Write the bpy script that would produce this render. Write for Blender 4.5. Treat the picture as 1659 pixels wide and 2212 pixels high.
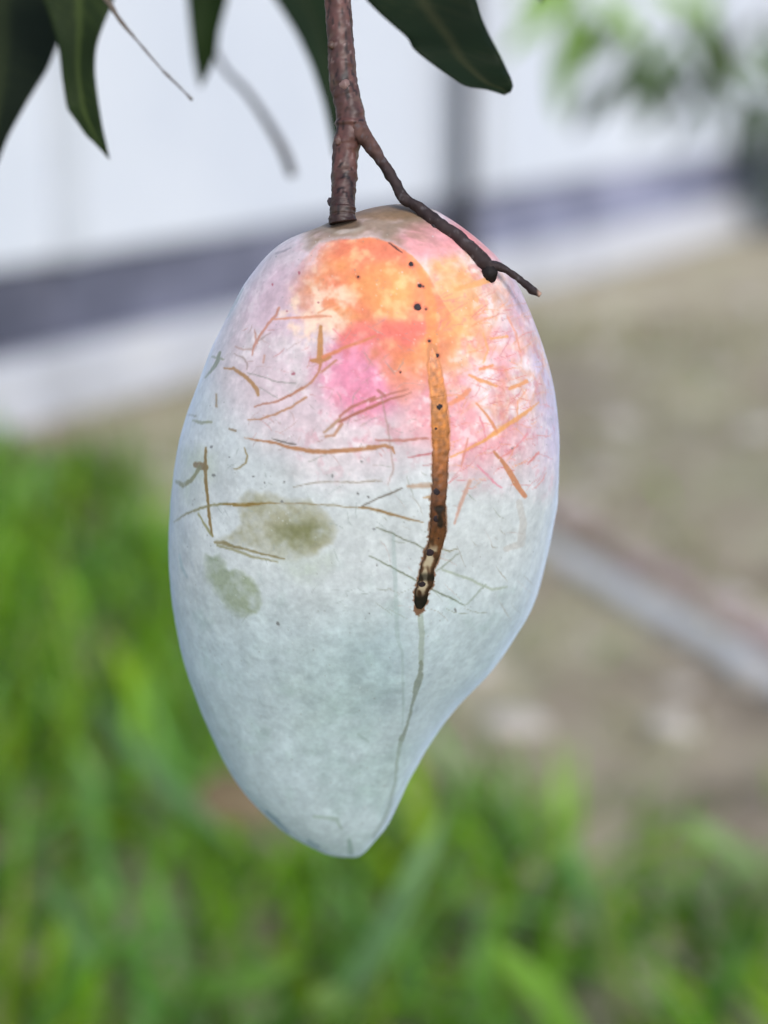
import bpy, bmesh, math, random
import numpy as np
from mathutils import Vector, Matrix, noise as mnoise
from mathutils.bvhtree import BVHTree

for o in list(bpy.data.objects):
    bpy.data.objects.remove(o)
SC = bpy.context.scene
COL = SC.collection
R = math.radians
random.seed(7)
RNG = np.random.default_rng(11)

# ------------------------------------------------------------------ camera
CAM_H = 0.80
FPX, CX, CY = 4000.0, 829.5, 1106.0          # photograph measured at 1659 x 2212
PITCH = math.atan(1051.0 / FPX)              # horizon sits just under the top edge
cam = bpy.data.cameras.new('camera')
camo = bpy.data.objects.new('camera', cam)
COL.objects.link(camo)
camo.location = (0, 0, CAM_H)
camo.rotation_euler = (math.pi / 2 - PITCH, 0, 0)
cam.sensor_fit = 'VERTICAL'
cam.sensor_height = 36.0
cam.sensor_width = 27.0
cam.lens = FPX / 2212.0 * 36.0
cam.clip_start = 0.01
cam.clip_end = 500
cam.dof.use_dof = True
cam.dof.focus_distance = 0.380
cam.dof.aperture_fstop = 6.6
SC.camera = camo

# ------------------------------------------------------------------ sky, sun, exposure
SUN_EL, SUN_AZ = R(40), R(158)               # azimuth clockwise from +Y: behind the camera, to the right
w = bpy.data.worlds.new('World')
SC.world = w
w.use_nodes = True
wn, wl = w.node_tree.nodes, w.node_tree.links
wn.clear()
sky = wn.new('ShaderNodeTexSky')
sky.sky_type = 'NISHITA'
sky.sun_disc = False
sky.sun_elevation = SUN_EL
sky.sun_rotation = SUN_AZ
sky.air_density = 1.0
sky.dust_density = 1.0
sky.ozone_density = 1.0
hsv = wn.new('ShaderNodeHueSaturation')       # thin overcast: the same sky, paler
hsv.inputs['Saturation'].default_value = 0.85
bg = wn.new('ShaderNodeBackground')
bg.inputs['Strength'].default_value = 0.15
wo = wn.new('ShaderNodeOutputWorld')
wl.new(sky.outputs[0], hsv.inputs['Color'])
wl.new(hsv.outputs[0], bg.inputs['Color'])
wl.new(bg.outputs[0], wo.inputs['Surface'])

sun = bpy.data.lights.new('sun', 'SUN')
suno = bpy.data.objects.new('sun', sun)
COL.objects.link(suno)
sun.energy = 1.15
sun.angle = R(22)
sun.color = (1.0, 0.98, 0.95)
sd = Vector((math.sin(SUN_AZ) * math.cos(SUN_EL), math.cos(SUN_AZ) * math.cos(SUN_EL), math.sin(SUN_EL)))
suno.rotation_euler = sd.to_track_quat('Z', 'Y').to_euler()
suno.location = (2, -3, 5)

SC.view_settings.view_transform = 'Standard'
SC.view_settings.look = 'None'
SC.view_settings.gamma = 1.0
SC.view_settings.use_curve_mapping = False
SC.view_settings.exposure = 0.62
SC.render.engine = 'CYCLES'
SC.cycles.max_bounces = 6

# ------------------------------------------------------------------ helpers
CAMP = Vector((0, 0, CAM_H))
FWD = Vector((0, math.cos(PITCH), -math.sin(PITCH)))
UPV = Vector((0, math.sin(PITCH), math.cos(PITCH)))
RGT = Vector((1, 0, 0))
nF, nU, nR, nC = (np.array(v) for v in (FWD, UPV, RGT, CAMP))


def at(px, py, depth):
    """photo pixel + distance along the optical axis -> point in the place"""
    px, py, depth = float(px), float(py), float(depth)
    return CAMP + depth * (FWD + (px - CX) / FPX * RGT + (CY - py) / FPX * UPV)


def gp(px, py, z=0.0):
    d = FWD + (px - CX) / FPX * RGT + (CY - py) / FPX * UPV
    t = (z - CAM_H) / d.z
    return CAMP + d * t


def project(P):
    d = P - nC
    dep = d @ nF
    return CX + FPX * (d @ nR) / dep, CY - FPX * (d @ nU) / dep, dep


def lin(c):
    c = np.asarray(c, float) / 255.0
    return np.where(c <= 0.04045, c / 12.92, ((c + 0.055) / 1.055) ** 2.4)


def tag(o, label=None, cat=None, group=None, kind=None):
    if label: o['label'] = label
    if cat: o['category'] = cat
    if group: o['group'] = group
    if kind: o['kind'] = kind
    return o


def empty(name, loc=(0, 0, 0), parent=None):
    o = bpy.data.objects.new(name, None)
    o.empty_display_size = 0.02
    o.location = loc
    COL.objects.link(o)
    if parent: o.parent = parent
    return o


def mesh_obj(name, V, F, mat, parent=None, smooth=True, colors=None):
    me = bpy.data.meshes.new(name)
    V = np.asarray(V, np.float32)
    me.from_pydata([tuple(v) for v in V] if len(V) < 50000 else [], [], F if len(V) < 50000 else [])
    if len(V) >= 50000:                        # F is an (n,4) array here
        F = np.asarray(F, np.int32)
        me.vertices.add(len(V)); me.vertices.foreach_set('co', V.ravel())
        me.loops.add(F.size); me.loops.foreach_set('vertex_index', F.ravel())
        me.polygons.add(len(F))
        me.polygons.foreach_set('loop_start', np.arange(0, F.size, F.shape[1], dtype=np.int32))
        me.polygons.foreach_set('loop_total', np.full(len(F), F.shape[1], np.int32))
        me.update(calc_edges=True)
        me.validate()
    if colors is not None:
        c4 = np.ones((len(V), 4), np.float32)
        colors = np.asarray(colors)
        c4[:, :colors.shape[1]] = colors
        a = me.color_attributes.new('tint', 'FLOAT_COLOR', 'POINT')
        a.data.foreach_set('color', c4.ravel())
    if smooth:
        me.polygons.foreach_set('use_smooth', np.ones(len(me.polygons), bool))
    me.materials.append(mat)
    o = bpy.data.objects.new(name, me)
    COL.objects.link(o)
    if parent:
        o.parent = parent
        o.matrix_parent_inverse = Matrix.Translation(-Vector(parent.location))
    return o


def sub_obj(name, V, F, mat, parent, **k):
    """sub-part of a mesh part (the part's own origin is its thing's origin)"""
    o = mesh_obj(name, V, F, mat, None, **k)
    o.parent = parent
    return o


def hash3(ix, iy, iz):
    n = (ix * 374761393 + iy * 668265263 + iz * 1274126177) & 0x7fffffff
    n = ((n ^ (n >> 13)) * 1274126177) & 0x7fffffff
    n = (n ^ (n >> 16)) & 0xffff
    return n / 65535.0


def vnoise(P, scale, seed=0):
    """value noise 0..1 on (n,3)"""
    q = np.asarray(P, float) * scale + seed * 17.31
    i = np.floor(q).astype(np.int64)
    f = q - i
    f = f * f * (3 - 2 * f)
    out = np.zeros(len(q))
    for dx in (0, 1):
        for dy in (0, 1):
            for dz in (0, 1):
                h = hash3(i[:, 0] + dx, i[:, 1] + dy, i[:, 2] + dz)
                wgt = (f[:, 0] if dx else 1 - f[:, 0]) * (f[:, 1] if dy else 1 - f[:, 1]) * (f[:, 2] if dz else 1 - f[:, 2])
                out += wgt * h
    return out


def fbm(P, scale, oct=4, seed=0):
    a, s, t = 1.0, 0.0, 0.0
    for k in range(oct):
        s += a * vnoise(P, scale * 2 ** k, seed + k)
        t += a
        a *= 0.55
    return s / t


def smooth(e0, e1, x):
    t = np.clip((x - e0) / (e1 - e0), 0, 1)
    return t * t * (3 - 2 * t)


# ------------------------------------------------------------------ materials
def new_mat(name):
    m = bpy.data.materials.new(name)
    m.use_nodes = True
    nt = m.node_tree
    b = nt.nodes['Principled BSDF']
    return m, nt, b


def mottled(name, stops, scale=8.0, rough=0.7, bump=0.2, bump_scale=60.0, detail=6.0, spec=0.3, bdist=0.002, coords='Object'):
    m, nt, b = new_mat(name)
    tc = nt.nodes.new('ShaderNodeTexCoord')
    nz = nt.nodes.new('ShaderNodeTexNoise')
    nz.inputs['Scale'].default_value = scale
    nz.inputs['Detail'].default_value = detail
    nz.inputs['Roughness'].default_value = 0.62
    nt.links.new(tc.outputs[coords], nz.inputs['Vector'])
    cr = nt.nodes.new('ShaderNodeValToRGB')
    while len(cr.color_ramp.elements) < len(stops):
        cr.color_ramp.elements.new(0.5)
    for e, (p, c) in zip(cr.color_ramp.elements, stops):
        e.position = p
        e.color = (*c, 1)
    nt.links.new(nz.outputs['Fac'], cr.inputs['Fac'])
    nt.links.new(cr.outputs['Color'], b.inputs['Base Color'])
    n2 = nt.nodes.new('ShaderNodeTexNoise')
    n2.inputs['Scale'].default_value = bump_scale
    n2.inputs['Detail'].default_value = 5
    nt.links.new(tc.outputs[coords], n2.inputs['Vector'])
    bp = nt.nodes.new('ShaderNodeBump')
    bp.inputs['Strength'].default_value = bump
    bp.inputs['Distance'].default_value = bdist
    nt.links.new(n2.outputs['Fac'], bp.inputs['Height'])
    nt.links.new(bp.outputs['Normal'], b.inputs['Normal'])
    b.inputs['Roughness'].default_value = rough
    b.inputs['Specular IOR Level'].default_value = spec
    return m


def foliage(name, rough=0.5, transl=0.35, gain=(1, 1, 1), spec=0.3):
    """leaf matter: colour from the mesh's per-leaf tint, some light passing through"""
    m, nt, b = new_mat(name)
    a = nt.nodes.new('ShaderNodeVertexColor')
    a.layer_name = 'tint'
    tc = nt.nodes.new('ShaderNodeTexCoord')
    nz = nt.nodes.new('ShaderNodeTexNoise')
    nz.inputs['Scale'].default_value = 45
    nt.links.new(tc.outputs['Object'], nz.inputs['Vector'])
    mx = nt.nodes.new('ShaderNodeMix')
    mx.data_type = 'RGBA'
    mx.blend_type = 'MULTIPLY'
    mx.inputs[0].default_value = 0.45
    nt.links.new(a.outputs['Color'], mx.inputs[6])
    cr = nt.nodes.new('ShaderNodeValToRGB')
    cr.color_ramp.elements[0].position = 0.3
    cr.color_ramp.elements[0].color = (0.55, 0.55, 0.5, 1)
    cr.color_ramp.elements[1].position = 0.7
    cr.color_ramp.elements[1].color = (1.25, 1.25, 1.1, 1)
    nt.links.new(nz.outputs['Fac'], cr.inputs['Fac'])
    nt.links.new(cr.outputs['Color'], mx.inputs[7])
    nt.links.new(mx.outputs[2], b.inputs['Base Color'])
    b.inputs['Roughness'].default_value = rough
    b.inputs['Specular IOR Level'].default_value = spec
    if transl > 0:
        tr = nt.nodes.new('ShaderNodeBsdfTranslucent')
        nt.links.new(mx.outputs[2], tr.inputs['Color'])
        ms = nt.nodes.new('ShaderNodeMixShader')
        ms.inputs[0].default_value = transl
        out = nt.nodes['Material Output']
        nt.links.new(b.outputs[0], ms.inputs[1])
        nt.links.new(tr.outputs[0], ms.inputs[2])
        nt.links.new(ms.outputs[0], out.inputs['Surface'])
    return m


M = {}
M['soil'] = mottled('dry_soil', [(0.30, (0.19, 0.155, 0.115)), (0.44, (0.37, 0.30, 0.22)), (0.56, (0.42, 0.38, 0.25)), (0.70, (0.58, 0.47, 0.36))],
                    scale=3.5, rough=0.95, bump=0.6, bump_scale=35, bdist=0.01, spec=0.1)
M['grass'] = foliage('grass_blade', 0.6, 0.40, spec=0.14)
M['straw'] = foliage('straw', 0.8, 0.1)
M['leaf'] = foliage('mango_leaf', 0.6, 0.05, spec=0.12)
M['far_leaf'] = foliage('shrub_leaf', 0.5, 0.30)
M['panel'] = mottled('white_painted_panel', [(0.3, (0.64, 0.67, 0.74)), (0.7, (0.74, 0.76, 0.81))], scale=1.6, rough=0.6, bump=0.1, bump_scale=20)
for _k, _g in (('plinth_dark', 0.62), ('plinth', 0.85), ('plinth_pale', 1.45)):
    M[_k] = mottled('painted_shade_' + _k, [(0.30, (0.09 * _g, 0.09 * _g, 0.115 * _g)), (0.5, (0.15 * _g, 0.155 * _g, 0.215 * _g)), (0.74, (0.32 * _g, 0.32 * _g, 0.42 * _g))], scale=2.2, rough=0.85, bump=0.3, bump_scale=25)  # shadow gap under the panels, put into the board colour
M['kerb'] = mottled('pale_concrete', [(0.3, (0.42, 0.42, 0.44)), (0.5, (0.58, 0.58, 0.62)), (0.7, (0.66, 0.65, 0.66))], scale=3.0, rough=0.9, bump=0.4, bump_scale=50)
M['pale_post'] = mottled('pale_grey_post', [(0.3, (0.55, 0.57, 0.61)), (0.7, (0.62, 0.64, 0.68))], scale=6, rough=0.6)
M['dark_post'] = mottled('dark_grey_steel', [(0.3, (0.025, 0.025, 0.03)), (0.7, (0.06, 0.06, 0.07))], scale=9, rough=0.6)
M['timber_pink'] = mottled('weathered_pinkish_timber', [(0.3, (0.34, 0.24, 0.22)), (0.55, (0.48, 0.36, 0.33)), (0.75, (0.60, 0.43, 0.36))], scale=5, rough=0.9, bump=0.5, bump_scale=40)
M['timber_grey'] = mottled('weathered_grey_timber', [(0.3, (0.38, 0.36, 0.35)), (0.5, (0.50, 0.49, 0.48)), (0.75, (0.60, 0.59, 0.59))], scale=5, rough=0.9, bump=0.5, bump_scale=40)
M['bark'] = mottled('tree_bark', [(0.3, (0.06, 0.045, 0.035)), (0.7, (0.16, 0.125, 0.10))], scale=25, rough=0.9, bump=0.7, bump_scale=90)
M['stalk'] = foliage('fruit_stalk_bark', 0.45, 0.0, spec=0.4)
M['twig'] = foliage('twig_bark', 0.65, 0.0, spec=0.2)
M['dead_twig'] = mottled('dead_twig_bark', [(0.3, (0.05, 0.042, 0.04)), (0.7, (0.12, 0.10, 0.09))], scale=60, rough=0.85)
M['dead_leaf'] = mottled('fallen_brown_leaf', [(0.3, (0.12, 0.085, 0.045)), (0.7, (0.22, 0.16, 0.09))], scale=20, rough=0.7)
M['stone'] = mottled('pale_stone', [(0.3, (0.36, 0.32, 0.28)), (0.7, (0.62, 0.56, 0.49))], scale=14, rough=0.9, bump=0.4)

# ------------------------------------------------------------------ ground
def gz(x, y):
    n = mnoise.noise((x * 1.3, y * 1.3, 0.3)) * 0.018 + mnoise.noise((x * 6, y * 6, 2.1)) * 0.006
    fade = max(0.0, 1 - max(0, abs(x) - 4) / 3) * max(0.0, 1 - max(0, abs(y - 2) - 5) / 3)
    return n * fade - 0.012


def build_ground():
    near = np.concatenate([np.linspace(-7, 7, 141)])
    far = np.array([8, 10, 14, 20, 32, 55, 100, 180.0])
    xs = np.concatenate([-far[::-1], near, far])
    ys = np.concatenate([-far[::-1] + 2, near + 2, far + 2])
    V, F = [], []
    for yy in ys:
        for xx in xs:
            V.append((xx, yy, gz(xx, yy)))
    nx = len(xs)
    for j in range(len(ys) - 1):
        for i in range(nx - 1):
            a = j * nx + i
            F.append((a, a + 1, a + nx + 1, a + nx))
    tag(mesh_obj('ground', V, F, M['soil']), kind='structure',
        label='dry beige soil with straw under the fence', cat='ground')


build_ground()

# ------------------------------------------------------------------ box helper
def box_vf(c, ax, ay, az, hx, hy, hz, bev=0.0):
    """box with bevelled vertical and horizontal edges: centre, unit axes, half sizes"""
    bm = bmesh.new()
    bmesh.ops.create_cube(bm, size=2.0)
    for v in bm.verts:
        v.co = Vector((v.co.x * hx, v.co.y * hy, v.co.z * hz))
    if bev > 0:
        bmesh.ops.bevel(bm, geom=bm.edges[:], offset=bev, segments=2, affect='EDGES', profile=0.5)
    V = [Vector(c) + ax * v.co.x + ay * v.co.y + az * v.co.z for v in bm.verts]
    bm.verts.index_update()
    F = [tuple(v.index for v in f.verts) for f in bm.faces]
    bm.free()
    return V, F


# ------------------------------------------------------------------ fence
A, B = gp(0, 925), gp(1550, 515)
WD = (B - A); WD.z = 0; WLEN = WD.length; WD.normalize()
WN = Vector((WD.y, -WD.x, 0))                 # towards the camera
if WN.dot(CAMP - A) < 0: WN = -WN
ZV = Vector((0, 0, 1))
KH, PH, FH = 0.13, 0.185, 1.75


def on_wall(px, py=700.0):
    """distance along the fence at which a pixel column meets its face"""
    d = FWD + (px - CX) / FPX * RGT + (CY - py) / FPX * UPV
    t = (A - CAMP).dot(WN) / d.dot(WN)
    return (CAMP + d * t - A).dot(WD)


fence = empty('panel_fence', tuple(A))
tag(fence, 'long white panel fence on a dark plinth band of painted shade and a pale concrete footing', 'fence')
S0, S1 = -5.2, WLEN + 3.2


def wbox(name, s0, s1, z0, z1, n0, n1, mat, parent, bev=0.004):
    c = A + WD * ((s0 + s1) / 2) + WN * ((n0 + n1) / 2) + ZV * ((z0 + z1) / 2 - A.z)
    V, F = box_vf(c, WD, WN, ZV, (s1 - s0) / 2, (n1 - n0) / 2, (z1 - z0) / 2, bev)
    return mesh_obj(name, V, F, mat, parent, smooth=False)


wbox('footing', S0, S1, -0.06, KH, -0.10, 0.0, M['kerb'], fence, 0.012)
s_post = on_wall(170)
s_dark = on_wall(1000, 400)
posts = [s_post - 4.0, s_post - 2.0, s_post, s_post + 1.95, s_post + 3.9, s_post + 5.85, s_post + 7.8]
edges = [S0] + [p for p in posts if S0 < p < S1] + [S1]
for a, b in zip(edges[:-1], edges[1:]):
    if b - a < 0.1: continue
    wbox('shade_board', a + 0.003, b - 0.003, KH + 0.002, KH + PH, -0.12, -0.05, M['plinth_pale' if a > s_dark - 1.0 else ('plinth' if b > s_dark - 1.0 else 'plinth_dark')], fence)
    wbox('panel', a + 0.006, b - 0.006, KH + PH + 0.003, FH, -0.085, -0.03, M['panel'], fence, 0.006)
for p in posts:
    if S0 < p < S1:
        wbox('post', p - 0.035, p + 0.035, KH + PH + 0.003, FH + 0.04, -0.028, 0.0 - 0.002, M['pale_post'], fence, 0.006)
wbox('cap_rail', S0, S1, FH + 0.043, FH + 0.09, -0.11, 0.0, M['panel'], fence, 0.006)

_d = FWD + (1000 - CX) / FPX * RGT + (CY - 400) / FPX * UPV
_t = (A + WN * 0.05 - CAMP).dot(WN) / _d.dot(WN)
pc = CAMP + _d * _t
stp = empty('steel_post', (pc.x, pc.y, 0))
tag(stp, 'slim dark grey steel post standing in front of the white fence', 'post')


def post_box(name, hx, hy, z0, z1, bev):
    c = Vector((pc.x, pc.y, (z0 + z1) / 2))
    V, F = box_vf(c, WD, WN, ZV, hx, hy, (z1 - z0) / 2, bev)
    mesh_obj(name, V, F, M['dark_post'], stp, smooth=False)


zb = 0.19
post_box('shaft', 0.024, 0.022, zb + 0.10, 1.9, 0.004)
post_box('base_sleeve', 0.042, 0.036, -0.03, zb + 0.10, 0.006)

# ------------------------------------------------------------------ timbers on the soil
def timber(name, p0, p1, wid, thick, mat, label, ext=1.2):
    a, b = gp(*p0), gp(*p1)
    d = (b - a); d.z = 0; L = d.length; d.normalize()
    b = b + d * ext
    a = a - d * 0.35
    n = Vector((-d.y, d.x, 0))
    V, F = [], []
    N = 40
    prof = [(-1, -1), (-1, .55), (-.7, 1), (.7, 1), (1, .55), (1, -1)]
    for i in range(N + 1):
        t = i / N
        c = a.lerp(b, t)
        wob = mnoise.noise((t * 5, wid * 90, 0)) * 0.006
        for (u, v) in prof:
            jit = mnoise.noise((t * 14, u * 2, v * 2 + wid * 50)) * 0.003
            V.append(c + n * (u * wid / 2 + wob + jit) + ZV * (thick / 2 + v * thick / 2 - 0.006 + jit))
    k = len(prof)
    for i in range(N):
        for j in range(k):
            F.append((i * k + j, i * k + (j + 1) % k, (i + 1) * k + (j + 1) % k, (i + 1) * k + j))
    F.append(tuple(range(k))[::-1])
    F.append(tuple(N * k + j for j in range(k)))
    o = mesh_obj(name, V, F, mat, None, smooth=False)
    return tag(o, label, 'timber')


timber('timber_batten', (1190, 1102), (1659, 1376), 0.046, 0.018, M['timber_pink'],
       'weathered pinkish timber batten on the soil, the one closer to the fence')
timber('timber_batten', (1190, 1191), (1659, 1468), 0.052, 0.020, M['timber_grey'],
       'pale grey timber batten on the soil, the one closer to the grass')

# ------------------------------------------------------------------ grass, straw, litter
BND = [gp(-900, 940), gp(0, 950), gp(330, 985), gp(480, 1150), gp(900, 1520), gp(1150, 1690), gp(1400, 1800), gp(1659, 1930), gp(2300, 2150)]
BX = np.array([p.x for p in BND]); BY = np.array([p.y for p in BND])


def greenness(x, y):
    """1 deep in the grass, 0 on the bare soil"""
    yb = np.interp(x, BX, BY)
    d = (yb - y) / 0.55
    n = mnoise.noise((x * 2.2, y * 2.2, 5.0)) * 0.45
    return d + n


def blade(V, F, C, base, yaw, L, wd, lean, curl, col, seg=5):
    d = Vector((math.cos(yaw), math.sin(yaw), 0))
    s = Vector((-d.y, d.x, 0))
    p = Vector(base)
    ang = lean
    i0 = len(V)
    tip = col * RNG.uniform(1.0, 1.25)
    for k in range(seg + 1):
        t = k / seg
        ww = wd * (1 - t ** 2.2) * (0.55 + 0.45 * min(1, t * 3)) / 2
        fold = Vector((0, 0, 1)) * ww * 0.35
        V.append(p - s * ww + fold); V.append(p); V.append(p + s * ww + fold)
        c = col * (1 - t * 0.5) + tip * (t * 0.5)
        C.extend([c, c * 0.92, c])
        if k < seg:
            a = i0 + 3 * k
            F.append((a, a + 1, a + 4, a + 3)); F.append((a + 1, a + 2, a + 5, a + 4))
        step = L / seg
        p = p + (d * math.sin(ang) + ZV * math.cos(ang)) * step
        if p.z < 0.012: p.z = 0.012
        ang += curl / seg


GREENS = [np.array(c) for c in ((0.13, 0.26, 0.012), (0.075, 0.17, 0.008), (0.18, 0.34, 0.026), (0.115, 0.25, 0.060), (0.048, 0.11, 0.006), (0.20, 0.31, 0.014), (0.16, 0.30, 0.075))]
DRIES = [np.array(c) for c in ((0.42, 0.38, 0.22), (0.34, 0.29, 0.17), (0.48, 0.43, 0.32), (0.30, 0.31, 0.15), (0.24, 0.18, 0.11))]


def in_front_of_fence(x, y, m=0.05):
    return (Vector((x, y, 0)) - A).dot(WN) > m


V, F, C = [], [], []
Vd, Fd, Cd = [], [], []
n_try = 32500
for _ in range(n_try):
    x = RNG.uniform(-2.4, 2.4); y = RNG.uniform(-0.9, 5.2)
    if not in_front_of_fence(x, y, 0.04): continue
    if math.hypot(x, y) < 0.25: continue
    g = greenness(x, y)
    z = gz(x, y) - 0.005
    if RNG.uniform() < np.clip(g * 1.2 + 0.10, 0.03, 1):
        tall = float(np.clip(g, 0.12, 1.0))
        far = np.clip((y - 1.2) / 2.2, 0, 1)
        L = RNG.uniform(0.09, 0.24) * (0.32 + 0.68 * tall)
        wd = RNG.uniform(0.009, 0.021) * (0.7 + 0.3 * tall)
        c = GREENS[RNG.integers(len(GREENS))] * RNG.uniform(0.85, 1.6) * (1.25 + 1.25 * mnoise.noise((x * 7, y * 7, 9.0)))
        if RNG.uniform() < np.clip(0.55 - g * 0.8, 0.03, 0.7):
            c = 0.5 * c + 0.5 * DRIES[RNG.integers(len(DRIES))]
        blade(V, F, C, (x, y, z), RNG.uniform(0, 2 * math.pi), L, wd, RNG.uniform(0.15, 1.35), RNG.uniform(0.1, 1.5), c)
    elif RNG.uniform() < 0.35:
        c = DRIES[RNG.integers(len(DRIES))] * RNG.uniform(0.8, 1.15)
        blade(Vd, Fd, Cd, (x, y, gz(x, y) + 0.004), RNG.uniform(0, 2 * math.pi), RNG.uniform(0.04, 0.13), RNG.uniform(0.004, 0.010), RNG.uniform(1.1, 1.5), RNG.uniform(0.0, 0.3), c, seg=3)
# broad blades that stand out among the others
def hero(pts, wd, col):
    """pts: (px, py, height above soil) from root to tip"""
    P = []
    for (px, py, z) in pts:
        P.append(gp(px, py, z * 1.45))
    i0 = len(V)
    n = len(P)
    for k, p in enumerate(P):
        t = k / (n - 1)
        tg = (P[min(k + 1, n - 1)] - P[max(k - 1, 0)]).normalized()
        s = tg.cross(CAMP - p).normalized()
        s = (s + ZV * 0.25).normalized()
        ww = wd * (1 - t ** 3) * (0.6 + 0.4 * min(1, t * 3)) / 2
        V.append(p - s * ww); V.append(p + ZV * -ww * 0.3); V.append(p + s * ww)
        C.extend([col * 1.5, col * 1.35, col * 1.5])
        if k < n - 1:
            a = i0 + 3 * k
            F.append((a, a + 1, a + 4, a + 3)); F.append((a + 1, a + 2, a + 5, a + 4))


hero([(735, 2160, 0.03), (800, 2080, 0.10), (850, 1980, 0.17), (915, 1850, 0.22), (965, 1745, 0.24)], 0.019, np.array((0.24, 0.38, 0.17)))
hero([(1260, 2260, 0.10), (1190, 2160, 0.17), (1110, 2085, 0.21), (1060, 2030, 0.23)], 0.020, np.array((0.22, 0.40, 0.06)))
hero([(400, 2120, 0.05), (470, 2130, 0.14), (560, 2115, 0.20), (660, 2075, 0.21)], 0.018, np.array((0.18, 0.32, 0.06)))
hero([(200, 1500, 0.03), (290, 1620, 0.10), (400, 1730, 0.15), (520, 1840, 0.17)], 0.018, np.array((0.19, 0.34, 0.13)))
hero([(90, 1880, 0.04), (140, 1950, 0.12), (180, 2030, 0.16), (215, 2090, 0.17)], 0.016, np.array((0.15, 0.29, 0.09)))
hero([(1659, 1900, 0.02), (1590, 1840, 0.08), (1510, 1790, 0.10), (1450, 1760, 0.10)], 0.018, np.array((0.22, 0.33, 0.13)))
hero([(690, 2190, 0.10), (715, 2150, 0.22), (725, 2120, 0.26)], 0.022, np.array((0.30, 0.42, 0.12)))
hero([(1290, 2050, 0.03), (1270, 1960, 0.10), (1240, 1860, 0.15), (1230, 1780, 0.16)], 0.014, np.array((0.12, 0.27, 0.09)))
tag(mesh_obj('grass', V, np.array(F), M['grass'], None, colors=np.array(C)), 'broad bladed green grass growing over the foreground', 'grass', kind='stuff')
tag(mesh_obj('straw_litter', Vd, [tuple(f) for f in Fd] if len(Vd) < 50000 else np.array(Fd), M['straw'], None, colors=np.array(Cd)), 'dry straw scattered over the bare soil', 'straw', kind='stuff')


def stone_mesh():
    bm = bmesh.new()
    bmesh.ops.create_icosphere(bm, subdivisions=2, radius=1.0)
    for v in bm.verts:
        v.co *= 1 + 0.28 * mnoise.noise(v.co * 1.3)
        v.co.z *= 0.6
    me = [Vector(v.co) for v in bm.verts]
    bm.verts.index_update()
    fs = [tuple(v.index for v in f.verts) for f in bm.faces]
    bm.free()
    return me, fs


sv, sf = stone_mesh()
Vs, Fs = [], []
for _ in range(260):
    x = RNG.uniform(-0.6, 2.2); y = RNG.uniform(1.4, 5.6)
    if not in_front_of_fence(x, y, 0.06) or greenness(x, y) > 0.15: continue
    s = RNG.uniform(0.008, 0.036)
    a = RNG.uniform(0, 6.28)
    i0 = len(Vs)
    zz = gz(x, y)
    for v in sv:
        Vs.append((x + s * (v.x * math.cos(a) - v.y * math.sin(a)) * 1.2, y + s * (v.x * math.sin(a) + v.y * math.cos(a)), zz + s * v.z + s * 0.25))
    Fs += [tuple(i + i0 for i in f) for f in sf]
tag(mesh_obj('pebbles', Vs, Fs, M['stone'], None), 'pale pebbles and clods scattered over the bare soil', 'pebbles', kind='stuff')

# ------------------------------------------------------------------ leaves
def leaf_strip(left, right, depths, n_u=10, n_t=46, fold=0.0025, wave=0.0008, thick=0.0004, seed=0, mid_c=(0.10, 0.12, 0.04), col=(0.02, 0.035, 0.012)):
    """leaf blade between two edges (photo pixels) set at its own distance; returns V, F, C with real thickness"""
    left = np.array(left, float); right = np.array(right, float)
    tl = np.linspace(0, 1, len(left)); t = np.linspace(0, 1, n_t)

    def resample(E):
        # smooth through the points
        x = np.interp(t, tl, E[:, 0]); y = np.interp(t, tl, E[:, 1])
        for _ in range(2):
            x[1:-1] = 0.25 * x[:-2] + 0.5 * x[1:-1] + 0.25 * x[2:]
            y[1:-1] = 0.25 * y[:-2] + 0.5 * y[1:-1] + 0.25 * y[2:]
        return x, y
    lx, ly = resample(left); rx, ry = resample(right)
    dep = np.interp(t, np.linspace(0, 1, len(depths)), depths)
    V, C = [], []
    for k in range(n_t):
        for j in range(n_u + 1):
            u = j / n_u
            px = lx[k] * (1 - u) + rx[k] * u
            py = ly[k] * (1 - u) + ry[k] * u
            e = abs(u - 0.5) * 2
            wpx = math.hypot(rx[k] - lx[k], ry[k] - ly[k])
            d = dep[k] - fold * e * min(1, wpx / 60) + wave * math.sin(t[k] * 23 + seed + (1.5 if u > .5 else 0)) * e * e
            V.append(at(px, py, d))
            rib = math.exp(-(e / 0.10) ** 2)
            vein = 0.25 * max(0, math.sin((t[k] * 16 - e * 1.6) * 2 * math.pi)) ** 8 * (1 - rib)
            c = np.array(col) * (1 - rib - vein) + np.array(mid_c) * (rib + vein)
            C.append(c)
    nf = len(V)
    F = []
    W = n_u + 1
    V2 = [v + FWD * thick for v in V]
    V = V + V2
    C = C + C
    for k in range(n_t - 1):
        for j in range(n_u):
            a = k * W + j
            F.append((a, a + W, a + W + 1, a + 1))
            F.append((nf + a, nf + a + 1, nf + a + W + 1, nf + a + W))
        for j in (0, n_u):
            a = k * W + j
            F.append((a, nf + a, nf + a + W, a + W) if j == 0 else (a, a + W, nf + a + W, nf + a))
    for k in (0, n_t - 1):
        for j in range(n_u):
            a = k * W + j
            F.append((a, a + 1, nf + a + 1, nf + a))
    return V, F, np.array(C)


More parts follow.
